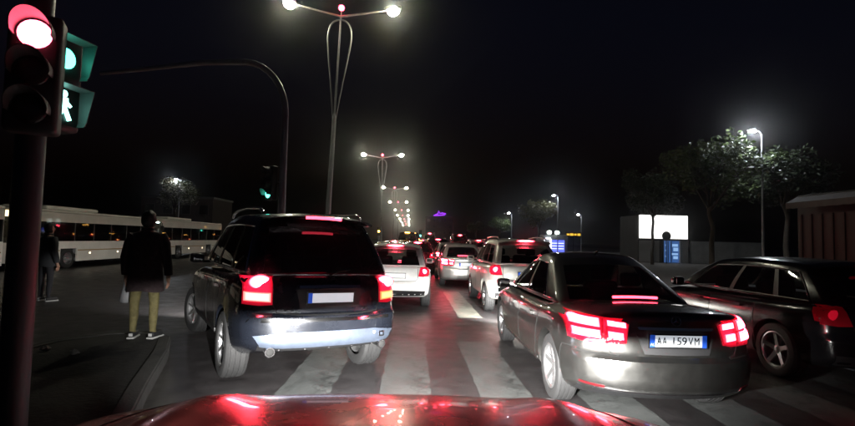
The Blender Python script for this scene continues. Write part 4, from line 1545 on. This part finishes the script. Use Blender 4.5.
def make_bus():
    """12 m city bus; local y along its length, camera-side is +x; front at y=0"""
    t = thing('city_bus', '', 'bus', group='buses at the far kerb')
    Lb, Wb, z0, z1 = 10.0, 2.5, 0.32, 2.62
    # skirt, waist, cant rail and pillars so that the panes are real openings
    def shell(name, zs0, zs1, m_, inset=0.0):
        return obj(name, box_me(Wb - inset, Lb - inset, zs1 - zs0, 0.06, 3), m_, t, (0, Lb / 2, (zs0 + zs1) / 2))
    obj('floor_pan', box_me(Wb - 0.1, Lb - 0.2, 0.12), M_busin, t, (0, Lb / 2, 0.42))
    # sides
    for sd in (-1, 1):
        x = sd * (Wb / 2 - 0.03)
        bm = bmesh.new()
        def bx(y0, y1, a, b, dx=0.0, th=0.06):
            r_ = bmesh.ops.create_cube(bm, size=1)
            for v in r_['verts']:
                v.co = Vector((x + dx + v.co.x * th, (y0 + y1) / 2 + v.co.y * (y1 - y0), (a + b) / 2 + v.co.z * (b - a)))
        bx(0.02, 1.95, z0, 1.30)
        bx(3.05, 6.95, z0, 1.30)
        bx(8.05, Lb - 0.02, z0, 1.30)
        bx(1.95, 3.05, 0.95, 1.30)
        bx(6.95, 8.05, 0.95, 1.30)
        bx(0.02, Lb - 0.02, 2.2, z1)
        obj('side_panel', bm, M_buswhite, t)
        for (y0, y1) in ((0.1, 1.9), (3.1, 6.9), (8.1, Lb - 0.1)):
            obj('stripe', box_me(0.01, y1 - y0, 0.05), M_busgold, t, (x + sd * 0.034, (y0 + y1) / 2, 0.86))
        ys_ = [0.05, 1.45, 2.85, 4.25, 5.65, 7.05, 8.45, Lb - 0.05]
        for a, b in zip(ys_, ys_[1:]):
            obj('window', box_me(0.02, b - a - 0.06, 0.91), M_busglass, t, (x + sd * 0.012, (a + b) / 2, 1.75))
        for a in ys_:
            obj('window_post', box_me(0.05, 0.07, 0.92), M_black, t, (x - sd * 0.002, a if 0 < a < Lb - 1 else (a + 0.03 if a < 1 else a - 0.03), 1.75))
        for yw in (2.5, 7.5):
            w = holder('wheel', t, (sd * (Wb / 2 - 0.16), yw, 0.48), (0, 0, 0 if sd < 0 else math.pi))
            obj('tyre', lathe_me([(0.29, -0.13), (0.42, -0.14), (0.48, -0.10), (0.48, 0.10), (0.42, 0.13)], 28, 'x'), M_rubber, w)
            obj('rim', lathe_me([(0, -0.04), (0.10, -0.06), (0.12, -0.02), (0.25, -0.02), (0.29, -0.13)], 28, 'x'), M_alloy, w)
            obj('wheel_well', lathe_me([(0.55, -0.1), (0.55, 0.25), (0.0, 0.25)], 28, 'x'), M_black, w)
        for yl in (1.3, 4.0, 6.3, 9.3):
            obj('side_marker', ball_me(0.05, 10, 6, (0.4, 1.4, 0.8)), emi('side_marker', (1.0, 0.8, 0.5), 4), t, (x + sd * 0.03, yl, 0.70))
    obj('roof', box_me(Wb, Lb, 0.16, 0.07, 3), M_buswhite, t, (0, Lb / 2, z1 + 0.06))
    obj('roof_pod', box_me(1.9, 3.6, 0.22, 0.09, 3), M_buswhite, t, (0, 3.2, z1 + 0.24))
    # front
    obj('front_panel', box_me(Wb - 0.04, 0.08, 0.9, 0.03, 2), M_buswhite, t, (0, 0.03, 0.77))
    obj('windscreen', box_me(Wb - 0.10, 0.03, 1.2, 0.01, 1), M_busglass, t, (0, 0.03, 1.80))
    obj('destination_sign', box_me(1.4, 0.03, 0.26, 0.01, 1), M_dest, t, (0, 0.0, 2.50))
    obj('rear_panel', box_me(Wb - 0.04, 0.08, 2.2, 0.03, 2), M_buswhite, t, (0, Lb - 0.03, 1.45))
    for sd in (-1, 1):
        obj('headlamp', ball_me(0.10, 12, 8, (1.2, 0.4, 1)), emi('bus_headlamp', (1, 0.95, 0.85), 3), t, (sd * 0.95, -0.02, 0.72))
        obj('tail_lamp', box_me(0.16, 0.04, 0.34, 0.01, 1), M_lens, t, (sd * 1.05, Lb + 0.02, 0.85))
        tube('mirror_arm', [(sd * 1.2, 0.02, 2.5), (sd * 1.38, -0.22, 2.45), (sd * 1.38, -0.22, 2.2)], 0.02, M_black, t, 6)
        obj('mirror', box_me(0.2, 0.08, 0.36, 0.03, 2), M_black, t, (sd * 1.38, -0.22, 2.1))
    # inside: seats, rails, cabin lamp strip
    for k in range(6):
        for x in (-0.8, 0.8):
            s = obj('seat', box_me(0.85, 0.12, 0.75, 0.05, 2), M_busin, t, (x, 1.7 + k * 1.25, 1.05))
    for k in range(4):
        tube('grab_pole', [(0.3, 1.6 + 2.2 * k, 0.48), (0.3, 1.6 + 2.2 * k, 2.55)], 0.02, M_chrome, t, 6)
    obj('cabin_lamp', box_me(0.08, 0.5, 0.03), M_busglow, t, (0.5, 0.9, 2.52))
    obj('cabin_lamp', box_me(0.06, 0.3, 0.02), M_busglow, t, (0.5, 5.2, 2.52))
    obj('cabin_lamp', box_me(0.06, 0.3, 0.02), M_busglow, t, (0.5, 8.6, 2.52))
    return t


bus = make_bus()
bus.scale = (1, 0.92, 0.9)
bus.location = (-16.1, 19.2, 0)
bus['label'] = 'white city bus with dark windows, behind the person in yellow trousers'
b2 = copy_tree(bus)
b2.location = (-16.3, 29.6, 0)
b2['label'] = 'white city bus second in line, seen beside the black-blue SUV'
b3 = copy_tree(bus)
b3.location = (-16.1, 8.9, 0)
b3['label'] = 'white city bus cut by the left edge behind the signal pole'

# ================================================================== PEOPLE
M_skin = mat('skin', (0.36, 0.20, 0.14), 0.55)
M_coat = mat('dark_coat', (0.030, 0.018, 0.020), 0.9, var=0.4, vscale=8, bump=0.8, bscale=16)
M_trouser = mat('mustard_trousers', (0.115, 0.098, 0.038), 0.85, var=0.25, vscale=14, bump=0.8, bscale=22)
M_darkcloth = mat('dark_cloth', (0.018, 0.018, 0.022), 0.9)
M_hair = mat('dark_hair', (0.012, 0.009, 0.008), 0.6, bump=0.5, bscale=60)
M_shoe = mat('black_canvas', (0.012, 0.012, 0.013), 0.7)
M_sole = mat('white_sole', (0.4, 0.4, 0.39), 0.5)
M_bag = mat('pale_bag', (0.22, 0.225, 0.235), 0.6)


def skin_body(name, parent, joints, edges, mats, pick):
    """one continuous body grown on a skeleton"""
    me = bpy.data.meshes.new(name)
    keys = list(joints)
    me.from_pydata([joints[k][:3] for k in keys], [], [])
    me.clear_geometry()
    me.from_pydata([joints[k][:3] for k in keys], [(keys.index(a), keys.index(b)) for a, b in edges], [])
    o = bpy.data.objects.new(name, me)
    C.objects.link(o)
    sk = o.modifiers.new('skin', 'SKIN')
    sk.use_smooth_shade = True
    lay = me.skin_vertices[0].data
    for i, k in enumerate(keys):
        r_ = joints[k][3]
        lay[i].radius = r_ if hasattr(r_, '__len__') else (r_, r_)
        lay[i].use_root = (k == 'pelvis')
    sb = o.modifiers.new('sub', 'SUBSURF')
    sb.levels = sb.render_levels = 2
    bpy.context.view_layer.update()
    ev = bpy.data.meshes.new_from_object(o.evaluated_get(bpy.context.evaluated_depsgraph_get()))
    bpy.data.objects.remove(o)
    for m_ in mats:
        ev.materials.append(m_)
    for p in ev.polygons:
        p.use_smooth = True
        p.material_index = pick(p.center)
    return obj(name, ev, None, parent)


def person(label, loc, rz, trousers, coat, coat_hem, bag=True, bare=False, group=None):
    """stands with the back to -y; arms hang, hand slightly curled"""
    t = thing('person', label, 'person', loc, rz, group)
    J = {'pelvis': (0, 0, 0.95, (0.145, 0.10)), 'waist': (0, 0, 1.12, (0.135, 0.095)), 'chest': (0, 0.0, 1.32, (0.165, 0.11)), 'shoulders': (0, 0, 1.44, (0.13, 0.09)),
         'neck': (0, 0.01, 1.52, 0.058), 'head0': (0, 0.025, 1.60, (0.072, 0.085)), 'head1': (0, 0.02, 1.68, (0.078, 0.095)), 'head2': (0, 0.015, 1.745, (0.055, 0.065))}
    E_ = [('pelvis', 'waist'), ('waist', 'chest'), ('chest', 'shoulders'), ('shoulders', 'neck'), ('neck', 'head0'), ('head0', 'head1'), ('head1', 'head2')]
    for s, sd in (('l', -1), ('r', 1)):
        J.update({s + 'hip': (sd * 0.10, 0, 0.88, 0.095), s + 'knee': (sd * 0.125, 0.02 * sd, 0.50, 0.066), s + 'calf': (sd * 0.13, 0.0, 0.33, 0.062), s + 'ankle': (sd * 0.135, -0.01, 0.09, 0.042), s + 'toe': (sd * 0.155, 0.13, 0.045, 0.035),
                  s + 'sh': (sd * 0.19, 0, 1.42, 0.062), s + 'elb': (sd * 0.265, -0.02, 1.13, 0.046), s + 'wr': (sd * 0.285, 0.04, 0.89, 0.032), s + 'palm': (sd * 0.285, 0.06, 0.82, (0.024, 0.038))})
        E_ += [('pelvis', s + 'hip'), (s + 'hip', s + 'knee'), (s + 'knee', s + 'calf'), (s + 'calf', s + 'ankle'), (s + 'ankle', s + 'toe'), ('shoulders', s + 'sh'), (s + 'sh', s + 'elb'), (s + 'elb', s + 'wr'), (s + 'wr', s + 'palm')]
        for f, (dy, ln) in enumerate(((-0.028, 0.085), (-0.009, 0.095), (0.011, 0.09), (0.030, 0.072))):
            a, b = s + 'f%da' % f, s + 'f%db' % f
            J[a] = (sd * 0.282, 0.06 + dy, 0.82 - 0.05 - ln * 0.4, 0.0095)
            J[b] = (sd * 0.262, 0.068 + dy, 0.82 - 0.05 - ln * 0.9, 0.008)
            E_ += [(s + 'palm', a), (a, b)]
        J[s + 'ta'] = (sd * 0.272, 0.105, 0.80, 0.011)
        J[s + 'tb'] = (sd * 0.262, 0.115, 0.765, 0.009)
        E_ += [(s + 'palm', s + 'ta'), (s + 'ta', s + 'tb')]

    def pick(c):
        if c.z > 1.49 or (abs(c.x) > 0.225 and c.z < 0.90):
            return 0
        return 1 if c.z < 1.0 else 2
    body = skin_body('body', t, J, E_, [M_skin, trousers, coat], pick)
    # face: nose, ears, eyes, mouth (front is +y)
    obj('nose', ball_me(0.017, 8, 6, (0.8, 1.2, 1.5)), M_skin, t, (0, 0.118, 1.645))
    for sd in (-1, 1):
        obj('ear', ball_me(0.03, 10, 6, (0.35, 0.7, 1.1)), M_skin, t, (sd * 0.082, 0.01, 1.645))
        obj('eye', ball_me(0.011, 8, 6), M_sole, t, (sd * 0.032, 0.098, 1.668))
    obj('mouth', ball_me(0.022, 8, 6, (1, 0.4, 0.3)), mat('lips', (0.3, 0.1, 0.09), 0.5), t, (0, 0.10, 1.598))
    # hair cap, open at the face
    hb = bmesh.new()
    bmesh.ops.create_uvsphere(hb, u_segments=20, v_segments=14, radius=0.105)
    bmesh.ops.delete(hb, geom=[v for v in hb.verts if (v.co.y > 0.03 and v.co.z < 0.03)], context='VERTS')
    for v in hb.verts:
        v.co = Vector((v.co.x * (1.0 if v.co.z < 0 else 0.94), v.co.y * 1.10, v.co.z * (1.45 if v.co.z < 0 else 1.08))) * (1 + 0.05 * math.sin(v.co.x * 95) * math.cos(v.co.z * 60) + random.uniform(-0.015, 0.015))
    ho = obj('hair', hb, M_hair, t, (0, 0.012, 1.685))
    for p in ho.data.polygons:
        p.use_smooth = True
    # coat: torso with hem, collar and sleeves
    V, Fc = [], []
    n = 28
    rings = [(coat_hem, 0.245, 0.17, 0.0), (coat_hem + 0.12, 0.235, 0.165, 0.0), (0.95, 0.22, 0.155, 0), (1.10, 0.21, 0.15, 0), (1.30, 0.235, 0.155, 0), (1.42, 0.225, 0.135, 0), (1.475, 0.15, 0.10, 0), (1.50, 0.085, 0.085, 0.005), (1.545, 0.082, 0.085, 0.01)]
    for (z, a, b, y) in rings:
        for i in range(n):
            an = 2 * math.pi * i / n
            fold = 1 + 0.035 * math.sin(an * 5 + 0.7) * max(0, (1.1 - z)) * 1.6
            V.append((a * math.cos(an) * fold, y + b * math.sin(an) * fold, z + (0.012 * math.sin(an * 3) if z == coat_hem else 0)))
    for j in range(len(rings) - 1):
        for i in range(n):
            Fc.append((j * n + i, j * n + (i + 1) % n, (j + 1) * n + (i + 1) % n, (j + 1) * n + i))
    co = obj('coat', mesh_from(V, Fc, True), coat, t)
    for sd in (-1, 1):
        tube('sleeve', [(sd * 0.17, 0, 1.44), (sd * 0.235, -0.005, 1.32), (sd * 0.275, -0.02, 1.13), (sd * 0.29, 0.02, 0.98), (sd * 0.29, 0.04, 0.89)], [0.085, 0.078, 0.068, 0.058, 0.055], coat, co, 12)
        if not bare:
            # trainer: black upper on a white sole
            up_ = obj('shoe', box_me(0.088, 0.245, 0.085, 0.034, 3), M_shoe, t, (sd * 0.148, 0.055, 0.058), (0, 0, -sd * 0.16))
            obj('sole', box_me(0.098, 0.265, 0.026, 0.010, 2), M_sole, up_, (0, 0, -0.044))
            obj('heel_patch', box_me(0.05, 0.012, 0.04, 0.004, 1), M_sole, up_, (0, -0.119, 0.0))
    return t


pa = person('person in long dark coat and mustard yellow trousers, seen from behind holding a pale bag', (-3.72, 6.95, 0.141), 0.05, M_trouser, M_coat, 0.66)
bagt = thing('carrier_bag', 'pale plastic bag hanging from the hand of the person in yellow trousers', 'bag', (-4.02, 7.00, 0.62))
V, Fc = [], []
for j, (z, a, b) in enumerate(((0, 0.03, 0.02), (0.02, 0.07, 0.035), (0.12, 0.065, 0.04), (0.22, 0.04, 0.03), (0.30, 0.022, 0.018), (0.345, 0.02, 0.015))):
    for i in range(14):
        an = 2 * math.pi * i / 14
        w_ = 1 + 0.14 * math.sin(an * 4 + j)
        V.append((a * math.cos(an) * w_, b * math.sin(an) * w_, z))
Fc = [(j * 14 + i, j * 14 + (i + 1) % 14, (j + 1) * 14 + (i + 1) % 14, (j + 1) * 14 + i) for j in range(5) for i in range(14)] + [tuple(range(14))[::-1]]
obj('sack', mesh_from(V, Fc, True), M_bag, bagt)
tube('handle', [(0, 0, 0.34), (-0.006, 0.012, 0.37), (0, 0.02, 0.385), (0.006, 0.012, 0.37), (0, 0, 0.34)], 0.005, M_bag, bagt, 6)

pb = person('person in dark clothes standing farther off near the signal pole', (-8.35, 11.4, 0.0), -0.4, M_darkcloth, mat('grey_jacket', (0.03, 0.032, 0.036), 0.9), 0.80)

# ================================================================== TREES
M_bark = mat('bark', (0.07, 0.055, 0.042), 0.9, var=0.3, vscale=12, bump=0.6, bscale=25)


def leaf_mat(name, col):
    m = mat(name, col, 0.5, var=0.45, vscale=1.3)
    return m


LEAF = [leaf_mat('leaves_green', (0.07, 0.10, 0.03)), leaf_mat('leaves_dark', (0.03, 0.042, 0.018)), leaf_mat('leaves_olive', (0.10, 0.10, 0.045))]


def tree_meshes(seed, h, crown_r, crown_h, leaves, leaf):
    rg = random.Random(seed)
    V, Fc = [], []

    def limb(pts, rads, n=7):
        v, f = tube_geo(pts, rads, n)
        b = len(V)
        V.extend(v)
        Fc.extend([tuple(b + i for i in q) for q in f])
    th = h - crown_h * 0.75
    trunk = [(0, 0, 0)]
    for k in range(1, 6):
        trunk.append((rg.uniform(-0.06, 0.06) * k * 0.5, rg.uniform(-0.06, 0.06) * k * 0.5, th * k / 5))
    limb(trunk, [0.17, 0.14, 0.13, 0.12, 0.11, 0.10], 10)
    top = Vector(trunk[-1])
    clumps = []
    for k in range(11):
        a = k * 2.4 + rg.uniform(-0.4, 0.4)
        el = rg.uniform(0.25, 1.3)
        rr = rg.uniform(0.55, 1.0)
        end = top + Vector((math.cos(a) * math.cos(el) * crown_r * rr, math.sin(a) * math.cos(el) * crown_r * rr, math.sin(el) * crown_h * 0.75 * rr))
        base = Vector(trunk[-2]).lerp(top, rg.uniform(0.0, 1.0))
        mid = base.lerp(end, 0.5) + Vector((rg.uniform(-0.2, 0.2), rg.uniform(-0.2, 0.2), 0.25))
        limb([base, mid, end], [0.065, 0.04, 0.012], 6)
        clumps.append((end, rg.uniform(0.5, 0.95)))
        clumps.append((mid, rg.uniform(0.35, 0.7)))
        for q in range(3):
            e2 = mid.lerp(end, rg.uniform(0.2, 1)) + Vector((rg.uniform(-1, 1), rg.uniform(-1, 1), rg.uniform(-0.5, 0.8))) * crown_r * 0.33
            limb([mid.lerp(end, 0.3), e2], [0.025, 0.008], 5)
            clumps.append((e2, rg.uniform(0.3, 0.7)))
    tm = mesh_from(V, Fc, True)
    LV, LF = [], []
    wsum = sum(c[1] for c in clumps)
    for c, r_ in clumps:
        for _ in range(int(leaves * r_ / wsum)):
            d = Vector((rg.gauss(0, 1), rg.gauss(0, 1), rg.gauss(0, 0.8)))
            d = d.normalized() * r_ * crown_r * 0.36 * rg.random() ** 0.45
            p = c + d
            s = leaf * rg.uniform(0.6, 1.3)
            a = Vector((rg.gauss(0, 1), rg.gauss(0, 1), rg.gauss(0, 0.6))).normalized()
            b = a.cross(Vector((rg.gauss(0, 1), rg.gauss(0, 1), rg.gauss(0, 1)))).normalized()
            i = len(LV)
            LV += [p - a * s, p + b * s * 0.45, p + a * s, p - b * s * 0.45]
            LF.append((i, i + 1, i + 2, i + 3))
    lm = mesh_from(LV, LF)
    return tm, lm


TM = [tree_meshes(3, 7.6, 3.1, 4.4, 6500, 0.13), tree_meshes(11, 6.6, 2.7, 3.8, 6000, 0.12), tree_meshes(23, 9.0, 3.4, 5.2, 6500, 0.14)]


def tree(k, loc, sc, rz, leaf, label, group='trees along the pavements'):
    t = thing('street_tree', label, 'tree', loc, rz, group)
    t.scale = (sc, sc, sc)
    tm, lm = TM[k]
    obj('trunk', tm, M_bark, t)
    o = obj('crown', lm, leaf, t)
    o.material_slots[0].link = 'OBJECT'
    o.material_slots[0].material = leaf
    return t


tree(0, (16.9, 26.4, 0.12), 0.98, 0.4, LEAF[0], 'leafy tree lit from inside by the tall lamp at right')
tree(1, (20.9, 26.0, 0.12), 1.05, 2.0, LEAF[1], 'darker tree just right of the tall lamp')
tree(2, (18.5, 36.2, 0.12), 0.80, 1.0, LEAF[1], 'dark tree standing in front of the lit white shop')
tree(0, (15.3, 57.0, 0.12), 0.85, 2.2, LEAF[2], 'pale lit tree above the graphite saloon')
tree(1, (15.3, 82.0, 0.12), 0.85, 0.9, LEAF[0], 'small bright green tree above the pearl crossover')
tree(1, (12.5, 92.0, 0.12), 0.8, 4.4, LEAF[1], 'dark far tree left of the small green tree')
tree(1, (-29.5, 61.0, 0.12), 1.25, 3.0, LEAF[2], 'tree lit by the lamp behind the buses')
tree(0, (-29.8, 27.0, 0.12), 0.9, 5.0, LEAF[1], 'tree at the left edge above the first bus')
tree(2, (26.5, 52.0, 0.12), 0.9, 5.3, LEAF[1], 'dark tree behind the lit white shop')

# ================================================================== SHOPS, SIGNS, BUILDINGS
M_fascia = emi('fascia_lightbox', (1.0, 0.99, 0.95), 1.7)
M_wallgrey = mat('grey_render', (0.22, 0.22, 0.21), 0.8, var=0.2, vscale=1.5)
M_shutter = mat('shutter_grey', (0.32, 0.32, 0.31), 0.5)
M_bluefront = emi('blue_lit_door', (0.06, 0.16, 0.45), 0.6)
M_white_in = emi('lit_pane', (0.35, 0.6, 1.0), 0.8)
M_shopwall = mat('shop_side', (0.05, 0.05, 0.05), 0.85, var=0.2, vscale=1.5)
shop = thing('lit_shop', 'small shop with glowing white fascia and blue lit door', 'shop', (21.7, 40.6, 0.12))
box('wall', (4.3, 3.5, 4.05), (0, 1.85, 2.02), M_shopwall, shop)
box('fascia', (4.15, 0.25, 2.0), (0, -0.06, 3.05), M_fascia, shop, 0.02)
box('fascia_trim', (4.3, 0.30, 0.10), (0, -0.05, 1.98), M_darksteel, shop, 0.01)
box('shutter', (1.75, 0.06, 1.85), (-1.2, 0.06, 0.95), M_shutter, shop)
sl = box_me(1.72, 0.03, 0.16, 0.01, 1)
sl.materials.append(M_shutter)
for k in range(9):
    obj('shutter_slat', sl, None, shop, (-1.2, 0.02, 0.15 + 0.2 * k))
door = box('door', (1.35, 0.05, 1.85), (0.75, 0.07, 0.95), M_bluefront, shop)
for x, z, w, h_ in ((0.32, 0.55, 0.5, 0.22), (0.38, 0.2, 0.42, 0.3), (0.30, -0.2, 0.55, 0.16), (0.36, -0.5, 0.4, 0.25)):
    box('door_pane', (w, 0.02, h_), (x, -0.035, z), M_white_in, door, 0.004)
for x in (-0.30, -0.02):
    box('door_stile', (0.07, 0.06, 1.8), (x, -0.03, 0), M_darksteel, door)
for z in (0.55, 0.1, -0.4):
    obj('door_light', ball_me(0.07, 10, 6, (0.7, 0.4, 1.3)), M_white_in, door, (-0.5, -0.05, z))
box('door_frame', (0.10, 0.12, 1.9), (0.02, 0.04, 0.95), M_darksteel, shop)
box('door_frame', (0.10, 0.12, 1.9), (1.48, 0.04, 0.95), M_plate, shop)
box('pilaster', (0.55, 0.3, 1.9), (1.85, 0.02, 0.95), M_wallgrey, shop)

rs = thing('road_sign', 'round road sign seen dark against the lit white shop', 'sign', (20.9, 38.6, 0.12))
obj('pole', lathe_me([(0, 0), (0.04, 0), (0.04, 2.6), (0, 2.6)], 10), M_darksteel, rs)
obj('disc', lathe_me([(0, -0.05), (0.36, -0.05), (0.38, -0.03), (0.36, -0.01), (0, -0.01)], 28, 'y'), M_black, rs, (0, 0, 2.25))

wl_ = tag(box('boundary_wall', (6.5, 0.25, 1.9), (27.6, 41.0, 1.07), M_wallgrey, None), 'low grey wall to the right of the lit white shop', 'wall')

kb = thing('red_kiosk', 'dark red shuttered kiosk with pale awning at the right edge', 'kiosk', (14.5, 14.9, 0.12), R(-90))
M_kred = mat('kiosk_red', (0.055, 0.012, 0.011), 0.6, var=0.2, vscale=2)
box('wall', (5.2, 3.0, 3.1), (0, 1.5, 1.55), M_kred, kb, 0.01)
rib = box_me(0.10, 0.05, 2.7, 0.012, 1)
rib.materials.append(M_kred)
for k in range(12):
    obj('cladding_rib', rib, None, kb, (-2.42 + 0.44 * k, -0.02, 1.4))
awn = []
Fa = []
for i in range(25):
    x = -2.6 + 5.2 * i / 24
    awn += [(x, -0.02, 3.42), (x, -0.45, 3.18), (x, -0.46, 2.95 + 0.02 * (i % 2))]
for i in range(24):
    for j in range(2):
        Fa.append((i * 3 + j, i * 3 + j + 1, i * 3 + 3 + j + 1, i * 3 + 3 + j))
aw = obj('awning', mesh_from(awn, Fa), mat('awning_cloth', (0.12, 0.105, 0.10), 0.8, var=0.35, vscale=1.2), kb)
md = aw.modifiers.new('s', 'SOLIDIFY')
md.thickness = 0.01
box('roof', (5.2, 3.0, 0.1), (0, 1.5, 3.42), M_darksteel, kb, 0.01)

bk = thing('blue_kiosk', 'far kiosk with blue lit front and white lit arch', 'kiosk', (20.9, 70, 0.12))
box('wall', (3.6, 2.6, 2.6), (0.4, 1.4, 1.3), M_wallgrey, bk)
box('blue_panel', (2.0, 0.08, 1.7), (0.75, 0.05, 1.0), emi('neon_blue', (0.12, 0.16, 1.0), 1.6), bk, 0.01)
tube('arch_tube', [(-1.1, -0.05, 0.1), (-1.1, -0.05, 1.9), (-0.95, -0.05, 2.1), (-0.45, -0.05, 2.1), (-0.3, -0.05, 1.9), (-0.3, -0.05, 0.1)], 0.11, emi('neon_white', (0.8, 0.85, 1.0), 6), bk, 8)
for x in (-0.55, 0.6):
    obj('globe_lamp', ball_me(0.32, 14, 8, (1.1, 0.5, 0.9)), emi('globe_white', (0.85, 1.0, 0.92), 8), bk, (x, -0.1, 2.95))
    tube('lamp_stem', [(x, 0.1, 2.55), (x, 0.0, 2.9)], 0.05, M_darksteel, bk, 6)
for k in range(3):
    box('price_strip', (1.8, 0.03, 0.08), (0.75, -0.01, 0.6 + 0.4 * k), emi('neon_pale', (0.6, 0.65, 1.0), 3), bk)

ys = thing('yellow_sign', 'small yellow lit sign beyond the blue kiosk', 'sign', (24.3, 71, 0.12))
obj('pole', lathe_me([(0, 0), (0.05, 0), (0.05, 2.5), (0, 2.5)], 8), M_darksteel, ys)
box('board', (2.3, 0.12, 0.7), (0, 0, 2.75), M_black, ys, 0.01)
for k, w in enumerate((0.4, 0.5, 0.35, 0.45)):
    box('lit_mark', (w, 0.04, 0.26 + 0.06 * (k % 2)), (-0.8 + 0.54 * k, -0.07, 2.75), emi('sign_yellow', (1.0, 0.55, 0.05), 1.3), ys, 0.005)

# buildings: dark blocks with real window openings
M_build = [mat('building_brown', (0.05, 0.035, 0.03), 0.85, var=0.2, vscale=0.6), mat('building_grey', (0.03, 0.03, 0.032), 0.85, var=0.2, vscale=0.6)]
M_bwin = mat('building_glass', (0.01, 0.01, 0.012), 0.08)
M_bframe = mat('window_frame', (0.06, 0.055, 0.05), 0.6)


def building(label, loc, w, d, floors, bays, m_, rz=0):
    t = thing('building', label, 'building', loc, rz)
    fh = 3.2
    H_ = floors * fh + 0.6
    box('wall', (w, d, H_), (0, d / 2, H_ / 2), m_, t)
    box('parapet', (w + 0.3, d + 0.3, 0.35), (0, d / 2, H_ + 0.17), M_bframe, t)
    fr = box_me(1.5, 0.10, 1.6)
    fr.materials.append(M_bframe)
    gl = box_me(1.3, 0.04, 1.4)
    gl.materials.append(M_bwin)
    for f in range(floors):
        for b in range(bays):
            x = -w / 2 + w * (b + 0.5) / bays
            o = obj('window', fr, None, t, (x, -0.02, 0.6 + fh * f + 1.5))
            obj('pane', gl, None, o, (0, -0.05, 0))
    return t


building('brown flat-roofed building behind the buses', (-36.5, 76, 0.1), 11, 8, 2, 4, M_build[0])
pbld = building('far dark tower carrying the purple neon sign', (15, 251, 0.0), 14, 12, 4, 5, M_build[1])
neon = emi('neon_purple', (0.36, 0.04, 1.0), 2)
for nm_, pts in (('neon_stroke', [(-2.6, -0.4, 14.4), (-1.0, -0.4, 15.2), (-0.6, -0.4, 16.6), (0.1, -0.4, 15.3), (1.2, -0.4, 15.6), (3.2, -0.4, 15.2)]), ('neon_stroke', [(-3.2, -0.4, 14.2), (0, -0.4, 14.4), (2.6, -0.4, 14.7)])):
    tube(nm_, pts, 0.26, neon, pbld, 8)
tube('neon_post', [(0, 0.2, 13.4), (0, -0.4, 15.2)], 0.12, M_darksteel, pbld, 6)

# litter near the foot of the signal
M_paper = mat('crumpled_paper', (0.16, 0.155, 0.145), 0.8)
for k, (x, y, lab) in enumerate(((-4.45, 6.15, 'crumpled paper scrap on the median near the person in yellow trousers'), (-4.0, 6.0, 'small crumpled scrap beside the other litter on the median'), (-3.45, 4.5, 'flattened paper scrap at the lower left on the median'))):
    bm = bmesh.new()
    bmesh.ops.create_icosphere(bm, subdivisions=2, radius=0.05)
    for v in bm.verts:
        v.co *= 1 + random.uniform(-0.35, 0.35)
        v.co.z *= 0.55
        v.co.z += 0.03
    tag(obj('paper_scrap', bm, M_paper, None, (x, y, 0.14), (0, 0, k)), lab, 'litter', 'litter on the median')


# ================================================================== added thin air volume standing in for lens bloom round the lamps
hm = bpy.data.materials.new('bloom_haze_volume')
hm.use_nodes = True
nt = hm.node_tree
nt.nodes.clear()
o_ = nt.nodes.new('ShaderNodeOutputMaterial')
v_ = nt.nodes.new('ShaderNodeVolumePrincipled')
v_.inputs['Color'].default_value = (0.9, 0.9, 0.92, 1)
v_.inputs['Density'].default_value = 0.0009
v_.inputs['Anisotropy'].default_value = 0.965
nt.links.new(v_.outputs[0], o_.inputs['Volume'])
hz = box('bloom_haze', (1820, 1820, 40), (0, 600, 18.5), hm)
hz['kind'] = 'stuff'
cy.volume_bounces = 0
